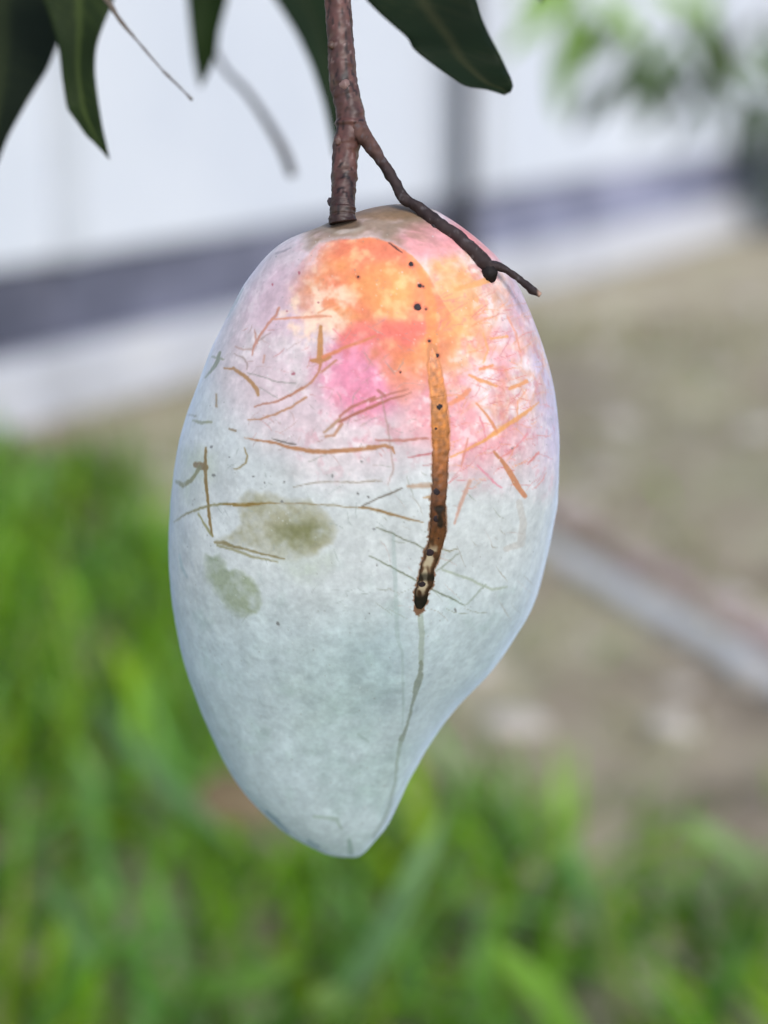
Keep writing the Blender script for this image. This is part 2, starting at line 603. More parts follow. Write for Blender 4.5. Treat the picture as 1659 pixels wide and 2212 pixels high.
def hang_leaf(base, dirv, normal, L, W, col, fold=0.15, droop=0.6, n_t=7, tint_rib=1.6):
    """free leaf: 3 strips across, lens outline"""
    d = Vector(dirv).normalized()
    n = Vector(normal)
    n = (n - d * n.dot(d)).normalized()
    s = d.cross(n)
    V, F, C = [], [], []
    p = Vector(base)
    for k in range(n_t + 1):
        t = k / n_t
        ww = W / 2 * math.sin(math.pi * min(1, t ** 0.8 * 0.97 + 0.03)) ** 0.85 + 0.0006
        V += [p - s * ww + n * ww * fold, p.copy(), p + s * ww + n * ww * fold]
        C += [np.array(col), np.array(col) * tint_rib, np.array(col)]
        d2 = (d + Vector((0, 0, -1)) * droop * t / n_t * 2).normalized()
        d = d2
        n = (n - d * n.dot(d)).normalized()
        p = p + d * L / n_t
        if k < n_t:
            a = 3 * k
            F += [(a, a + 1, a + 4, a + 3), (a + 1, a + 2, a + 5, a + 4)]
    return V, F, C


def tube_vf(pts, radii, sides=16, bump=0.0, bump_scale=200.0, rings=None, cap=True, ringfun=None, flare=None):
    P = [Vector(p) for p in pts]
    N = rings or len(P)
    # Catmull-Rom resample
    def cr(t):
        f = t * (len(P) - 1)
        i = min(int(f), len(P) - 2)
        u = f - i
        p0, p1, p2, p3 = P[max(i - 1, 0)], P[i], P[i + 1], P[min(i + 2, len(P) - 1)]
        q = 0.5 * ((2 * p1) + (p2 - p0) * u + (2 * p0 - 5 * p1 + 4 * p2 - p3) * u * u + (3 * p1 - p0 - 3 * p2 + p3) * u ** 3)
        r = radii[i] * (1 - u) + radii[i + 1] * u
        return q, r
    V, F = [], []
    S = [cr(k / (N - 1)) for k in range(N)]
    side = None
    for k in range(N):
        q, r = S[k]
        tg = (S[min(k + 1, N - 1)][0] - S[max(k - 1, 0)][0]).normalized()
        if side is None:
            side = tg.cross(Vector((0.3, 1, 0.2))).normalized()
        side = (side - tg * side.dot(tg)).normalized()
        up = tg.cross(side)
        rr = r
        if ringfun: rr = r * ringfun(k / (N - 1))
        for j in range(sides):
            a = 2 * math.pi * j / sides
            dv = side * math.cos(a) + up * math.sin(a)
            b = 0
            if bump:
                b = bump * (mnoise.noise((q + dv * r) * bump_scale) + 0.5 * mnoise.noise((q + dv * r) * bump_scale * 2.3))
            V.append(q + dv * (rr + b))
    for k in range(N - 1):
        for j in range(sides):
            F.append((k * sides + j, k * sides + (j + 1) % sides, (k + 1) * sides + (j + 1) % sides, (k + 1) * sides + j))
    if cap:
        F.append(tuple(range(sides))[::-1])
        F.append(tuple((N - 1) * sides + j for j in range(sides)))
    return V, F


# ------------------------------------------------------------------ the mango
MD0 = 0.405                                   # distance of the fruit's axis
LEFT = [(442, 870), (446, 830), (455, 790), (463, 765), (472, 737), (478, 720), (484, 706), (500, 675), (514, 638), (531, 607), (557, 576), (591, 547), (625, 524), (664, 503), (708, 482), (752, 459), (802, 438), (859, 417), (900, 405), (960, 389), (1020, 378), (1100, 369), (1180, 366), (1260, 370), (1350, 383), (1436, 402), (1533, 437), (1640, 485), (1715, 534), (1790, 609), (1828, 673), (1847, 718), (1850.5, 750), (1851, 768)]
RIGHT = [(442, 870), (444, 890), (447, 907), (458, 943), (470, 963), (485, 986), (511, 1020), (540, 1053), (567, 1079), (600, 1103), (631, 1122), (701, 1154), (778, 1181), (842, 1195), (907, 1202), (983, 1205), (1065, 1205), (1130, 1196), (1194, 1182), (1262, 1166), (1318, 1145), (1376, 1111), (1447, 1062), (1527, 987), (1618, 920), (1699, 877), (1774, 840), (1817, 808), (1845, 782), (1851, 768)]
Y0, Y1 = 442.0, 1851.0


def pchip(xk, yk, x):
    h = np.diff(xk); dl = np.diff(yk) / h
    m = np.zeros_like(yk)
    m[1:-1] = np.where(dl[:-1] * dl[1:] > 0, 2 * dl[:-1] * dl[1:] / (dl[:-1] + dl[1:] + 1e-12), 0)
    m[0], m[-1] = dl[0], dl[-1]
    i = np.clip(np.searchsorted(xk, x) - 1, 0, len(h) - 1)
    u = (x - xk[i]) / h[i]
    return (yk[i] * (2 * u ** 3 - 3 * u ** 2 + 1) + h[i] * m[i] * (u ** 3 - 2 * u ** 2 + u) + yk[i + 1] * (-2 * u ** 3 + 3 * u ** 2) + h[i] * m[i + 1] * (u ** 3 - u ** 2))


def contour(pts, T):
    P = np.array(pts, float)
    tk = np.arccos(np.clip(1 - 2 * (P[:, 0] - Y0) / (Y1 - Y0), -1, 1)) / math.pi
    tt = np.linspace(0, 1, 1201)
    x = pchip(tk, P[:, 1], tt)
    k = np.exp(-np.linspace(-2, 2, 41) ** 2); k /= k.sum()
    xp = np.concatenate([2 * x[0] - x[20:0:-1], x, 2 * x[-1] - x[-2:-22:-1]])
    x = np.convolve(xp, k, 'valid')
    return np.interp(T, tt, x)


def mango_grid(nt, na_front, na_back):
    T = np.linspace(0.0, 1.0, nt)
    Y = Y0 + (Y1 - Y0) * (1 - np.cos(math.pi * T)) / 2
    xl, xr = contour(LEFT, T), contour(RIGHT, T)
    xl[0] = xr[0] = 870; xl[-1] = xr[-1] = 768
    mid, hw = (xl + xr) / 2, np.maximum((xr - xl) / 2, 0.01)
    v = (CY - Y) * MD0 / FPX
    dep = MD0 - math.tan(PITCH) * v           # the fruit hangs plumb
    hd = hw.copy()
    k = np.exp(-np.linspace(-2, 2, max(3, nt // 12) | 1) ** 2); k /= k.sum()
    hd = np.minimum(np.convolve(np.pad(hw, len(k) // 2, mode='reflect', reflect_type='odd'), k, 'valid'), hw * 1.15)
    # left pole of angle pi .. front half first
    A1 = np.linspace(math.pi, 0, na_front, endpoint=False)           # front: left -> right, sin>0 is near
    A2 = np.linspace(0, -math.pi, na_back, endpoint=False)
    ang = np.concatenate([A1, A2])
    ca, sa = np.cos(ang), np.sin(ang)
    n = 2.15
    ex = np.sign(ca) * np.abs(ca) ** (2 / n)
    ey = np.sign(sa) * np.abs(sa) ** (2 / n)
    scale = dep / FPX
    U = (mid[:, None] - CX) * scale[:, None] + (hw * scale)[:, None] * ex[None, :]
    Vv = np.repeat(((CY - Y) * scale)[:, None], len(ang), 1)
    D = dep[:, None] - (hd * scale * 0.80)[:, None] * ey[None, :]
    # soft keel that runs down to the beak on the near side
    pxu = U / D * FPX + CX
    keel_x = np.interp(Y, [500, 700, 1000, 1300, 1600, 1800], [905, 930, 955, 915, 868, 818])
    kw = np.interp(Y, [500, 900, 1300, 1700], [70, 90, 60, 30])
    amp = np.interp(Y, [480, 700, 1100, 1500, 1790, 1851], [0, 0.0006, 0.0010, 0.0016, 0.0012, 0]) 
    D = D - np.where(sa[None, :] > 0, amp[:, None] * np.exp(-((pxu - keel_x[:, None]) / kw[:, None]) ** 2), 0)
    P = nC + D[..., None] * nF + U[..., None] * nR + Vv[..., None] * nU
    # gentle undulation
    flat = P.reshape(-1, 3)
    cen = (nC + dep[:, None] * nF + ((mid - CX) * scale)[:, None] * nR + ((CY - Y) * scale)[:, None] * nU)
    rad = flat - np.repeat(cen, len(ang), 0)
    rl = np.linalg.norm(rad, axis=1, keepdims=True) + 1e-9
    und = (fbm(flat, 55, 3, 3) - 0.5) * 0.0011 + (fbm(flat, 260, 2, 9) - 0.5) * 0.00018
    flat = flat + rad / rl * (und * np.clip(rl[:, 0] / 0.01, 0, 1))[:, None]
    return flat, nt, len(ang)


def grid_faces(nt, na):
    i = np.arange(nt - 1)[:, None]; j = np.arange(na)[None, :]
    a = i * na + j; b = i * na + (j + 1) % na
    return np.stack([a, b, b + na, a + na], -1).reshape(-1, 4)


# coarse copy for touching tests
cV, cn, ca_ = mango_grid(220, 240, 60)
MBVH = BVHTree.FromPolygons([tuple(v) for v in cV], [tuple(int(q) for q in f) for f in grid_faces(cn, ca_)])


def on_mango(px, py):
    px, py = float(px), float(py)
    d = (FWD + (px - CX) / FPX * RGT + (CY - py) / FPX * UPV).normalized()
    h = MBVH.ray_cast(CAMP, d)
    if h[0] is None: return None, None, None
    n = h[1]
    if n.dot(d) > 0: n = -n
    return h[0], n, (h[0] - CAMP).dot(FWD)


def c3(*p): return [(378 + .2604 * x, 432 + .2604 * y) for x, y in p]
def c4(*p): return [(756 + .293 * x, 432 + .293 * y) for x, y in p]
def c5(*p): return [(351 + .2767 * x, 837 + .2767 * y) for x, y in p]
def c6(*p): return [(756 + .293 * x, 837 + .293 * y) for x, y in p]
def c7(*p): return [(351 + .5371 * x, 1350 + .5371 * y) for x, y in p]


BR, OL, TN, CO, GY, DK, OR, PK = (176, 118, 82), (142, 122, 66), (200, 142, 92), (222, 128, 108), (138, 136, 122), (88, 78, 66), (238, 156, 88), (226, 140, 150)
# (points, widths in photo px, colour, strength)
MARKS = [
    (c3((410, 1395), (480, 1395), (570, 1450), (640, 1520), (680, 1580), (690, 1620)), (4, 7, 8, 8, 8, 5), (184, 138, 92), .9),
    (c3((1210, 1050), (1205, 1160), (1200, 1300)), (8, 12, 13), TN, .95),
    (c3((1130, 1330), (1200, 1335), (1280, 1300)), (6, 14, 10), (192, 132, 84), .9),
    (c3((1230, 1300), (1400, 1230), (1560, 1170), (1660, 1130)), (9, 7, 6, 4), (224, 136, 96), .85),
    (c3((1210, 1360), (1190, 1430), (1130, 1510), (1050, 1570), (960, 1620), (880, 1655)), (6, 5, 5, 4, 4, 4), (190, 128, 92), .9),
    (c3((1210, 1430), (1290, 1370), (1340, 1330)), (4, 5, 4), (190, 130, 98), .85),
    (c3((860, 890), (840, 950), (760, 1040), (700, 1130), (650, 1220), (640, 1280)), (5, 6, 5, 5, 5, 3), (208, 146, 126), .85),
    (c3((800, 990), (920, 985), (1060, 975), (1200, 965), (1300, 965)), (3, 5, 6, 6, 4), (228, 156, 124), .85),
    (c3((680, 1190), (665, 1120), (660, 1080)), (4, 4, 2), (206, 150, 130), .7),
    (c3((690, 1170), (740, 1130), (790, 1100)), (3, 3, 2), (170, 140, 130), .6),
    (c3((500, 1215), (560, 1240), (640, 1240)), (3, 4, 3), (198, 160, 146), .7),
    (c3((490, 1280), (560, 1310), (600, 1350), (600, 1400)), (2, 3, 3, 3), (176, 150, 140), .7),
    (c3((740, 1290), (735, 1350)), (4, 4), (200, 150, 130), .7),
    (c3((600, 1430), (700, 1460), (850, 1510), (1000, 1525)), (1.6, 2, 2, 1.6), GY, .7),
    (c3((700, 1560), (850, 1640)), (1.5, 1.5), GY, .6),
    (c3((370, 1270), (350, 1340), (300, 1420), (250, 1470)), (7, 8, 6, 3), (130, 130, 86), .85),
    (c3((310, 1300), (400, 1320)), (4, 4), (140, 138, 96), .7),
    (c3((1190, 940), (1270, 890), (1350, 870)), (3, 4, 3), (230, 150, 110), .7),
    (c3((1310, 1070), (1400, 1160)), (2.5, 2.5), (230, 120, 130), .6),
    (c3((560, 740), (500, 850), (440, 970)), (5, 6, 4), (150, 156, 144), .55),
    (c3((840, 440), (900, 420), (960, 395)), (4, 5, 3), (150, 138, 146), .5),
    (c5((720, 150), (800, 130), (900, 105), (1000, 60), (1090, 0)), (3, 3.5, 4, 4, 3), (180, 120, 94), .85),
    (c5((670, 255), (760, 245), (880, 210), (1000, 160), (1060, 115), (1120, 80)), (2, 3.5, 4, 4.5, 4, 5), (186, 130, 90), .85),
    (c5((1380, 230), (1480, 150), (1580, 110), (1660, 75)) + c6((150, 105), (300, 48), (430, 8)), (5, 6, 6, 5, 5, 4, 2), (182, 112, 92), .85),
    (c5((1380, 270), (1480, 220), (1600, 165), (1660, 140)) + c6((150, 150), (300, 88), (450, 36)), (6, 6.5, 7, 6, 6.5, 5, 2), (176, 106, 86), .9),
    (c5((1260, 350), (1330, 300), (1380, 250)), (5, 8, 7), (186, 146, 116), .85),
    (c5((1270, 380), (1340, 370), (1400, 290)), (5, 6, 6), (188, 138, 108), .85),
    (c5((640, 390), (760, 415), (900, 440), (1040, 480), (1180, 500), (1320, 500), (1480, 490), (1660, 475)) + c6((130, 445), (260, 430), (310, 445), (330, 485)), (1.5, 4, 5.5, 8, 9, 9, 9, 8, 8, 8, 6, 3), (184, 130, 90), .95),
    (c5((850, 402), (930, 420), (1040, 446)), (1.5, 3, 2.5), DK, .85),
    (c5((640, 470), (660, 530), (650, 590), (600, 630), (560, 640)), (2, 3.2, 3.5, 3, 2), (152, 132, 86), .85),
    (c5((340, 470), (335, 600), (340, 750), (355, 900), (370, 1060), (390, 1160)), (4, 7, 6.5, 5.5, 5, 3), (140, 112, 54), .95),
    (c5((260, 600), (300, 612), (340, 622)), (12, 17, 12), (136, 112, 62), .9),
    (c5((110, 730), (160, 765), (220, 730), (270, 660), (290, 625)), (6, 9, 8, 7, 8), (138, 134, 86), .85),
    (c5((90, 1050), (180, 990), (290, 945), (400, 915), (500, 905)), (2, 4, 5, 5, 5), (140, 130, 82), .85),
    (c5((480, 910), (600, 915), (640, 915), (720, 908), (880, 905)), (3, 8, 9, 6, 1.5), (146, 118, 56), .95),
    (c5((880, 905), (1250, 915), (1540, 935)), (1.6, 2.2, 2.6), (140, 118, 76), .8),
    (c5((280, 980), (330, 1070), (390, 1160)), (3, 4.5, 4), (152, 146, 96), .85),
    (c5((410, 1205), (480, 1210), (540, 1240), (700, 1280), (950, 1340)), (5, 9, 6, 5, 3), (140, 126, 82), .85),
    (c5((430, 1230), (560, 1270), (700, 1320), (900, 1360)), (6, 5, 5, 3), (150, 142, 100), .7),
    (c5((1020, 775), (1180, 745), (1350, 740), (1660, 735)) + c6((120, 690), (240, 688)), (1.3, 2, 2, 2, 1.8, 1.3), (140, 122, 98), .75),
    (c6((80, 880), (200, 820), (320, 770), (385, 742)), (3, 3, 4, 2), (98, 86, 70), .8),
    (c6((70, 880), (180, 900), (300, 935), (420, 970), (540, 995)), (4, 5.5, 5, 4, 1.5), (152, 120, 76), .9),
    (c5((1140, 580), (1280, 520)), (2, 1.5), (150, 146, 132), .6),
    (c5((420, 50), (420, 150)), (3.5, 4), (160, 136, 104), .75),
    (c5((240, 260), (310, 275), (380, 270)), (4, 7, 5), (154, 154, 122), .8),
    (c5((520, 325), (570, 340)), (4, 4.5), (146, 122, 88), .8),
    (c5((200, 215), (260, 225)), (4, 4), (150, 146, 120), .7),
    (c5((130, 1300), (150, 1400), (190, 1480)), (4, 6, 4), (172, 190, 190), .7),
    (c6((580, 372), (400, 390), (190, 390)), (4, 6, 4), (186, 116, 98), .75),
    (c6((600, 485), (510, 500), (430, 515)), (4, 4.5, 2), (190, 98, 98), .75),
    (c6((610, 560), (540, 577)), (3, 1.5), (196, 130, 126), .7),
    (c6((600, 720), (520, 720), (430, 730)), (11, 12, 7), (184, 146, 116), .65),
    (c6((600, 800), (540, 810)), (7, 2), (188, 146, 100), .8),
    (c6((740, 520), (860, 460), (980, 400), (1080, 330), (1200, 250), (1330, 160)), (3, 4, 6, 10, 9, 6), (238, 164, 92), .85),
    (c6((1085, 325), (1040, 250), (1000, 190), (930, 120)), (6, 5, 5, 3), (228, 146, 98), .8),
    (c6((1060, 470), (1130, 550), (1180, 630), (1230, 720), (1290, 800)), (5, 8, 12, 13, 9), (204, 136, 94), .9),
    (c6((885, 685), (850, 770), (810, 870), (770, 1000)), (7, 8, 8, 5), (208, 164, 146), .85),
    (c6((940, 580), (1010, 640), (1060, 700), (1120, 735)), (4, 5, 4, 3), (232, 146, 158), .8),
    (c6((960, 220), (985, 300), (1000, 370)), (4, 4, 3), (232, 138, 144), .7),
    (c6((1390, 480), (1350, 525), (1310, 565)), (4, 5, 2), (226, 130, 120), .8),
    (c6((1310, 340), (1230, 430)), (5, 2), (232, 138, 142), .7),
    (c6((1240, 430), (1160, 490), (1100, 520)), (3, 4, 2), (226, 130, 120), .7),
    (c6((870, 380), (850, 470), (820, 580)), (3, 5, 3), (216, 138, 116), .7),
    (c6((200, 1035), (310, 1075), (450, 1140), (550, 1190)), (2, 2.6, 2.5, 2), (110, 112, 88), .8),
    (c6((140, 1240), (300, 1320), (400, 1375), (500, 1425)), (1.5, 3, 3.5, 2.5), (112, 118, 92), .8),
    (c6((600, 1490), (730, 1550), (850, 1605)), (2.5, 3.5, 1.5), (112, 118, 94), .8),
    (c6((680, 1340), (900, 1420), (1050, 1490), (1160, 1470)), (4, 5, 5, 3), (168, 176, 150), .6),
    (c6((1000, 1450), (900, 1560), (860, 1600)), (3, 3, 2), (150, 160, 142), .6),
    (c6((680, 1195), (730, 1205), (790, 1190)), (3, 3, 1.5), (134, 124, 92), .8),
    (c6((640, 1350), (720, 1290), (800, 1220)), (3, 3, 2), (140, 144, 124), .7),
    (c6((320, 1080), (325, 1250), (335, 1450), (350, 1840)) + c7((962, 100), (970, 300), (965, 420)), (5, 9, 9, 9, 6, 5, 3), (160, 178, 172), .35),
    (c6((230, 60), (270, 250), (300, 450), (320, 600), (280, 720)), (3, 4, 4, 4, 2), (170, 136, 122), .5),
    (c6((210, 20), (260, 70)), (6, 6), (176, 108, 98), .7),
    (c6((1250, 850), (1280, 1000), (1260, 1150), (1150, 1190)), (14, 16, 16, 12), (200, 190, 180), .5),
    (c6((515, 1630), (530, 1840)) + c7((1040, 90), (1040, 150)), (12, 12, 12, 11), (158, 168, 148), .55),
    (c7((1040, 150), (1038, 200), (1025, 240), (1010, 300), (985, 400), (962, 460)), (8, 11, 15, 6, 5, 10), (128, 134, 112), .7),
    (c7((962, 455), (945, 540), (935, 640), (915, 720), (890, 790), (850, 850)), (10, 6, 6, 9, 8, 8), (150, 162, 144), .6),
    (c7((610, 770), (700, 780), (720, 820)), (6, 9, 6), (164, 182, 168), .6),
    (c7((752, 870), (757, 915)), (9, 13), (134, 158, 142), .7),
    (c7((790, 440), (830, 470)), (5, 4), (160, 178, 172), .5),
    (c7((420, 750), (470, 800), (505, 835)), (9, 9, 7), (118, 146, 152), .7),
    (c7((590, 870), (625, 892)), (9, 9), (118, 148, 150), .6),
    (c4((290, 320), (340, 355), (382, 388)), (2, 3.5, 2), (70, 44, 40), .9),
    (c4((1180, 1390), (1300, 1340)), (7, 9), (238, 160, 104), .85),
    (c4((880, 1290), (960, 1330), (1080, 1370)), (5, 7, 6), (236, 158, 100), .8),
    (c4((960, 1250), (1050, 1220)), (5, 5), (238, 150, 96), .8),
    (c4((1040, 1020), (1160, 1005)), (5, 5), (242, 168, 106), .8),
    (c4((780, 660), (900, 625), (1020, 590)), (8, 12, 14), (244, 172, 108), .8),
    (c4((1180, 1650), (1280, 1590), (1390, 1490)), (6, 6, 3), (234, 164, 110), .8),
    (c4((1230, 1620), (1240, 1480), (1300, 1400)), (3, 3, 3), (238, 160, 120), .7),
    (c4((980, 1200), (1020, 1100), (980, 980)), (3, 4, 3), (244, 172, 110), .7),
    (c4((900, 930), (1000, 880), (1050, 860)), (4, 4, 3), (240, 160, 110), .7),
    (c4((740, 1500), (830, 1450), (880, 1400)), (10, 12, 8), (240, 148, 100), .7),
    (c4((1160, 860), (1220, 980), (1260, 1120)), (5, 5, 4), (240, 160, 130), .6),
]
# soft stained areas: polygon, colour, strength, edge softness px
AREAS = [
    (c5((600, 850), (650, 800), (850, 820), (1000, 890), (1150, 890), (1290, 970), (1350, 1080), (1340, 1230), (1200, 1310), (1000, 1350), (750, 1290), (540, 1220), (430, 1180), (560, 1100), (610, 1060), (600, 990), (580, 930)), (176, 172, 146), .85, 6),
    (c5((860, 1080), (1000, 1030), (1160, 1010), (1280, 1060), (1290, 1160), (1200, 1250), (1060, 1280), (900, 1230), (850, 1160)), (128, 128, 84), .75, 16),
    (c5((880, 1330), (1150, 1330), (1340, 1260), (1350, 1400), (1200, 1530), (1020, 1500)), (186, 196, 176), .5, 14),
    (c5((340, 1300), (450, 1290), (520, 1400), (640, 1440), (760, 1540), (780, 1680), (740, 1770), (600, 1800), (500, 1720), (400, 1560), (340, 1480)), (166, 175, 150), .95, 6),
    (c5((130, 470), (280, 440), (420, 520), (440, 700), (300, 800), (280, 950), (150, 900), (110, 700)), (190, 198, 178), .55, 14),
]
# (x, y, r, colour)
DOTS = [(c5(p)[0], r) for p, r in (((385, 460), 2.6), ((400, 685), 3), ((710, 695), 2.4), ((520, 545), 2.2), ((955, 745), 2), ((1315, 700), 2.6), ((1525, 830), 2.6), ((1615, 845), 2.2), ((930, 895), 3), ((1550, 580), 2.2), ((895, 1855), 4), ((800, 740), 2))]
DOTS += [(c6(p)[0], r) for p, r in (((180, 1050), 2.6), ((780, 1635), 3), ((200, 1310), 2), ((80, 550), 2.4), ((140, 800), 2.4), ((60, 780), 2.2), ((1195, 455), 2.4), ((140, 1660), 2))]
DOTS += [(c3(p)[0], r) for p, r in (((985, 1440), 3.5), ((1025, 612), 2.8), ((930, 925), 2.4), ((1195, 840), 2.4), ((805, 705), 2))]
SPECKS = [(c4((450, 472))[0], 5.0), (c4((515, 632))[0], 4.4), (c4((541, 637))[0], 2.2), (c4((500, 790))[0], 7.2), (c4((560, 806))[0], 2.2), (c4((585, 1040))[0], 3.0), (c4((643, 1146))[0], 4.0), (c4((665, 1380))[0], 2.6), (c4((60, 566))[0], 2.4), (c4((372, 1270))[0], 2.2)]
STREAK_SPECKS = [(c4((660, 1525))[0], 6.6), (c6((635, 305))[0], 3.6), (c6((640, 768))[0], 7.5), (c6((638, 965))[0], 7.2), (c6((655, 1110))[0], 4.0), (c6((590, 1215))[0], 8.8), (c6((530, 1450))[0], 7.0)]

STREAK = c4((604, 1090), (612, 1190), (630, 1300), (650, 1450)) + c6((655, 60), (658, 180), (667, 300), (670, 450), (664, 600), (660, 750), (648, 900), (650, 1050), (638, 1130), (606, 1230), (570, 1330), (560, 1430), (530, 1500), (520, 1570), (510, 1630))
STREAK_W = [20, 27, 33, 35, 35, 38, 40, 39, 35, 34, 33, 37, 34, 34, 31, 35, 31, 29, 22]


def seg_dist(PX, PY, poly, ws):
    """min over segments of distance - half width (negative inside)"""
    best = np.full(len(PX), 1e9)
    for k in range(len(poly) - 1):
        (x0, y0), (x1, y1) = poly[k], poly[k + 1]
        dx, dy = x1 - x0, y1 - y0
        L2 = dx * dx + dy * dy + 1e-9
        t = np.clip(((PX - x0) * dx + (PY - y0) * dy) / L2, 0, 1)
        d = np.hypot(PX - x0 - t * dx, PY - y0 - t * dy) - (ws[k] * (1 - t) + ws[k + 1] * t) / 2
        best = np.minimum(best, d)
    return best


def poly_sd(PX, PY, poly):
    """signed distance to polygon (negative inside)"""
    d = seg_dist(PX, PY, poly + [poly[0]], [0] * (len(poly) + 1))
    ins = np.zeros(len(PX), bool)
    n = len(poly)
    for k in range(n):
        (x0, y0), (x1, y1) = poly[k], poly[(k + 1) % n]
        if y0 == y1: continue
        c = ((y0 > PY) != (y1 > PY)) & (PX < (x1 - x0) * (PY - y0) / (y1 - y0) + x0)
        ins ^= c
    return np.where(ins, -d, d)


def paint_skin(P, front):
    n = len(P)
    X, Y, dep = project(P)
    f1 = fbm(P, 70, 4, 1); f2 = fbm(P, 170, 4, 2); f3 = fbm(P, 420, 3, 5); f4 = fbm(P, 35, 3, 8)
    # vertical streaky grain
    Q = P * np.array((1, 1, 0.25)); g1 = fbm(Q, 300, 3, 12)
    f5 = fbm(P, 620, 3, 51); f6 = fbm(P, 520, 3, 57)
    col = np.empty((n, 3))
    Yw = Y + (f4 - .5) * 160; Xw = X + (f1 - .5) * 120

    def blend(c, a):
        a = np.clip(a, 0, 1)[:, None]
        col[:] = col * (1 - a) + np.array(c, float) * a

    col[:] = (214, 217, 216)
    blend((201, 214, 218), smooth(1150, 1450, Yw))
    blend((182, 203, 200), smooth(1280, 1500, Yw) * smooth(600, 760, Xw) * smooth(1000, 860, Xw) * .7 * smooth(.3, .7, f1))
    blend((172, 192, 200), smooth(720, 820, Xw) * smooth(900, 840, Xw) * smooth(1300, 1400, Y) * smooth(1600, 1500, Y) * .3)
    blend((206, 216, 214), smooth(.55, .8, f1) * .3)
    blend((168, 190, 182), smooth(.55, .8, f2) * .35 * smooth(1100, 1400, Y))
    # blush
    e = ((Xw - 820) / 400) ** 2 + ((Yw - 700) / 360) ** 2
    e2 = ((Xw - 1090) / 260) ** 2 + ((Yw - 800) / 300) ** 2
    blush = np.maximum(smooth(1.1, .35, e), smooth(1.15, .4, e2))
    blend((228, 203, 207), blush * .95)
    blend((220, 208, 206), smooth(.5, .75, f2) * blush * .6)
    e = ((Xw - 810) / 130) ** 2 + ((Yw - 800) / 110) ** 2
    blend((238, 138, 166), smooth(1.4, .1, e) * (.75 + .6 * (f2 - .3)))
    e = ((Xw - 1020) / 160) ** 2 + ((Yw - 850) / 200) ** 2
    blend((244, 166, 170), smooth(1.3, .2, e) * .85)
    e = ((Xw - 620) / 110) ** 2 + ((Yw - 620) / 90) ** 2
    blend((230, 190, 204), smooth(1.3, .3, e) * .5)
    blend((222, 202, 226), smooth(1120, 1180, Xw + (Y - 700) * -.05) * smooth(560, 640, Y) * smooth(1080, 950, Y) * .8)
    # pale crackle on the right shoulder
    e = ((X - 1080) / 130) ** 2 + ((Y - 760) / 190) ** 2
    rs = smooth(1.2, .5, e)
    blend((242, 216, 214), rs * smooth(.36, .62, f2) * .95)
    ridge = 1 - np.abs(fbm(P, 190, 3, 21) - .5) * 9
    blend((240, 166, 128), rs * np.clip(ridge, 0, 1) * .5)
    e = ((X - 965) / 95) ** 2 + ((Yw - 680) / 160) ** 2
    blend((248, 172, 112), smooth(1.6, .1, e + (f3 - .5) * 1.2) * (.7 + .7 * (f2 - .3)))
    # white flecks of bloom left over the blush
    fl = smooth(.50, .66, f5) * smooth(.38, .6, f2) * smooth(.2, .9, ((X - 930) / 120) ** 2 + ((Y - 660) / 160) ** 2)
    blend((242, 226, 226), fl * blush * .5)
    blend((220, 124, 136), smooth(.56, .70, f6) * blush * .28 * smooth(600, 700, X))
    # rubbed orange patch; crisp upper rim painted where light meets shade
    top = np.interp(X, [640, 690, 740, 800, 850, 890, 925, 950, 1000], [575, 522, 515, 512, 525, 550, 590, 640, 720]) + (f3 - .5) * 10
    rim = smooth(-3, 4, Y - top)
    e = ((Xw - 820) / 190) ** 2 + ((Yw - 570) / 150) ** 2
    op = smooth(1.35, .15, e + (f2 - .5) * .9 + (f3 - .5) * .5) * rim * smooth(600, 740, Xw)
    e = ((Xw - 900) / 75) ** 2 + ((Yw - 680) / 170) ** 2
    op = np.maximum(op, smooth(1.5, .1, e + (f2 - .5) * .8 + (f3 - .5) * .4) * rim)
    blend((244, 134, 98), op * (.97 - .5 * smooth(.52, .68, f5) * (1 - smooth(.5, .95, op))))
    blend((248, 172, 98), op * smooth(.38, .72, f1 * .5 + f2 * .5) * .9)
    e = ((X - 840) / 90) ** 2 + ((Y - 620) / 60) ** 2
    blend((250, 168, 92), op * smooth(1.3, .2, e) * .6)
    e = ((Xw - 830) / 85) ** 2 + ((Yw - 715) / 60) ** 2
    blend((240, 112, 104), smooth(1.2, .3, e) * smooth(.3, .6, f2) * .8)
    blend((255, 206, 150), op * smooth(.52, .78, f3) * .5)
    # cream flecks left of it
    e = ((Xw - 690) / 90) ** 2 + ((Yw - 640) / 110) ** 2
    blend((250, 214, 186), smooth(1.2, .3, e) * smooth(.40, .70, f3) * .85)
    # dull collar round the stalk: brown skin with the shoulder's shade painted in
    col_a = smooth(6, -10, Y - np.minimum(top, 545)) * smooth(640, 690, X) * smooth(960, 900, X)
    blend((160, 136, 114), col_a * .9)
    blend((206, 178, 170), col_a * smooth(.48, .66, g1) * .7)
    e = ((X - 840) / 90) ** 2 + ((Y - 455) / 22) ** 2
    blend((142, 112, 82), smooth(1.3, .4, e) * .85)
    e = ((Xw - 930) / 90) ** 2 + ((Y - 520) / 45) ** 2
    blend((238, 160, 162), smooth(1.3, .3, e) * .8 * (1 - op))
    blend((240, 128, 122), smooth(975, 1010, X + (Y - 500) * -.9) * smooth(580, 540, Y) * .6)
    blend((214, 172, 196), smooth(1085, 1110, X) * smooth(560, 600, Y) * smooth(760, 660, Y) * .5)
    e = ((X - 735) / 50) ** 2 + ((Y - 490) / 16) ** 2
    blend((188, 176, 160), smooth(1.4, .4, e) * .6)
    e = ((X - 741) / 44) ** 2 + ((Y - 484) / 11) ** 2
    blend((104, 82, 62), smooth(1.5, .5, e + (f3 - .5) * .8) * .8)  # crease shade round the stalk foot, painted as a dark ring
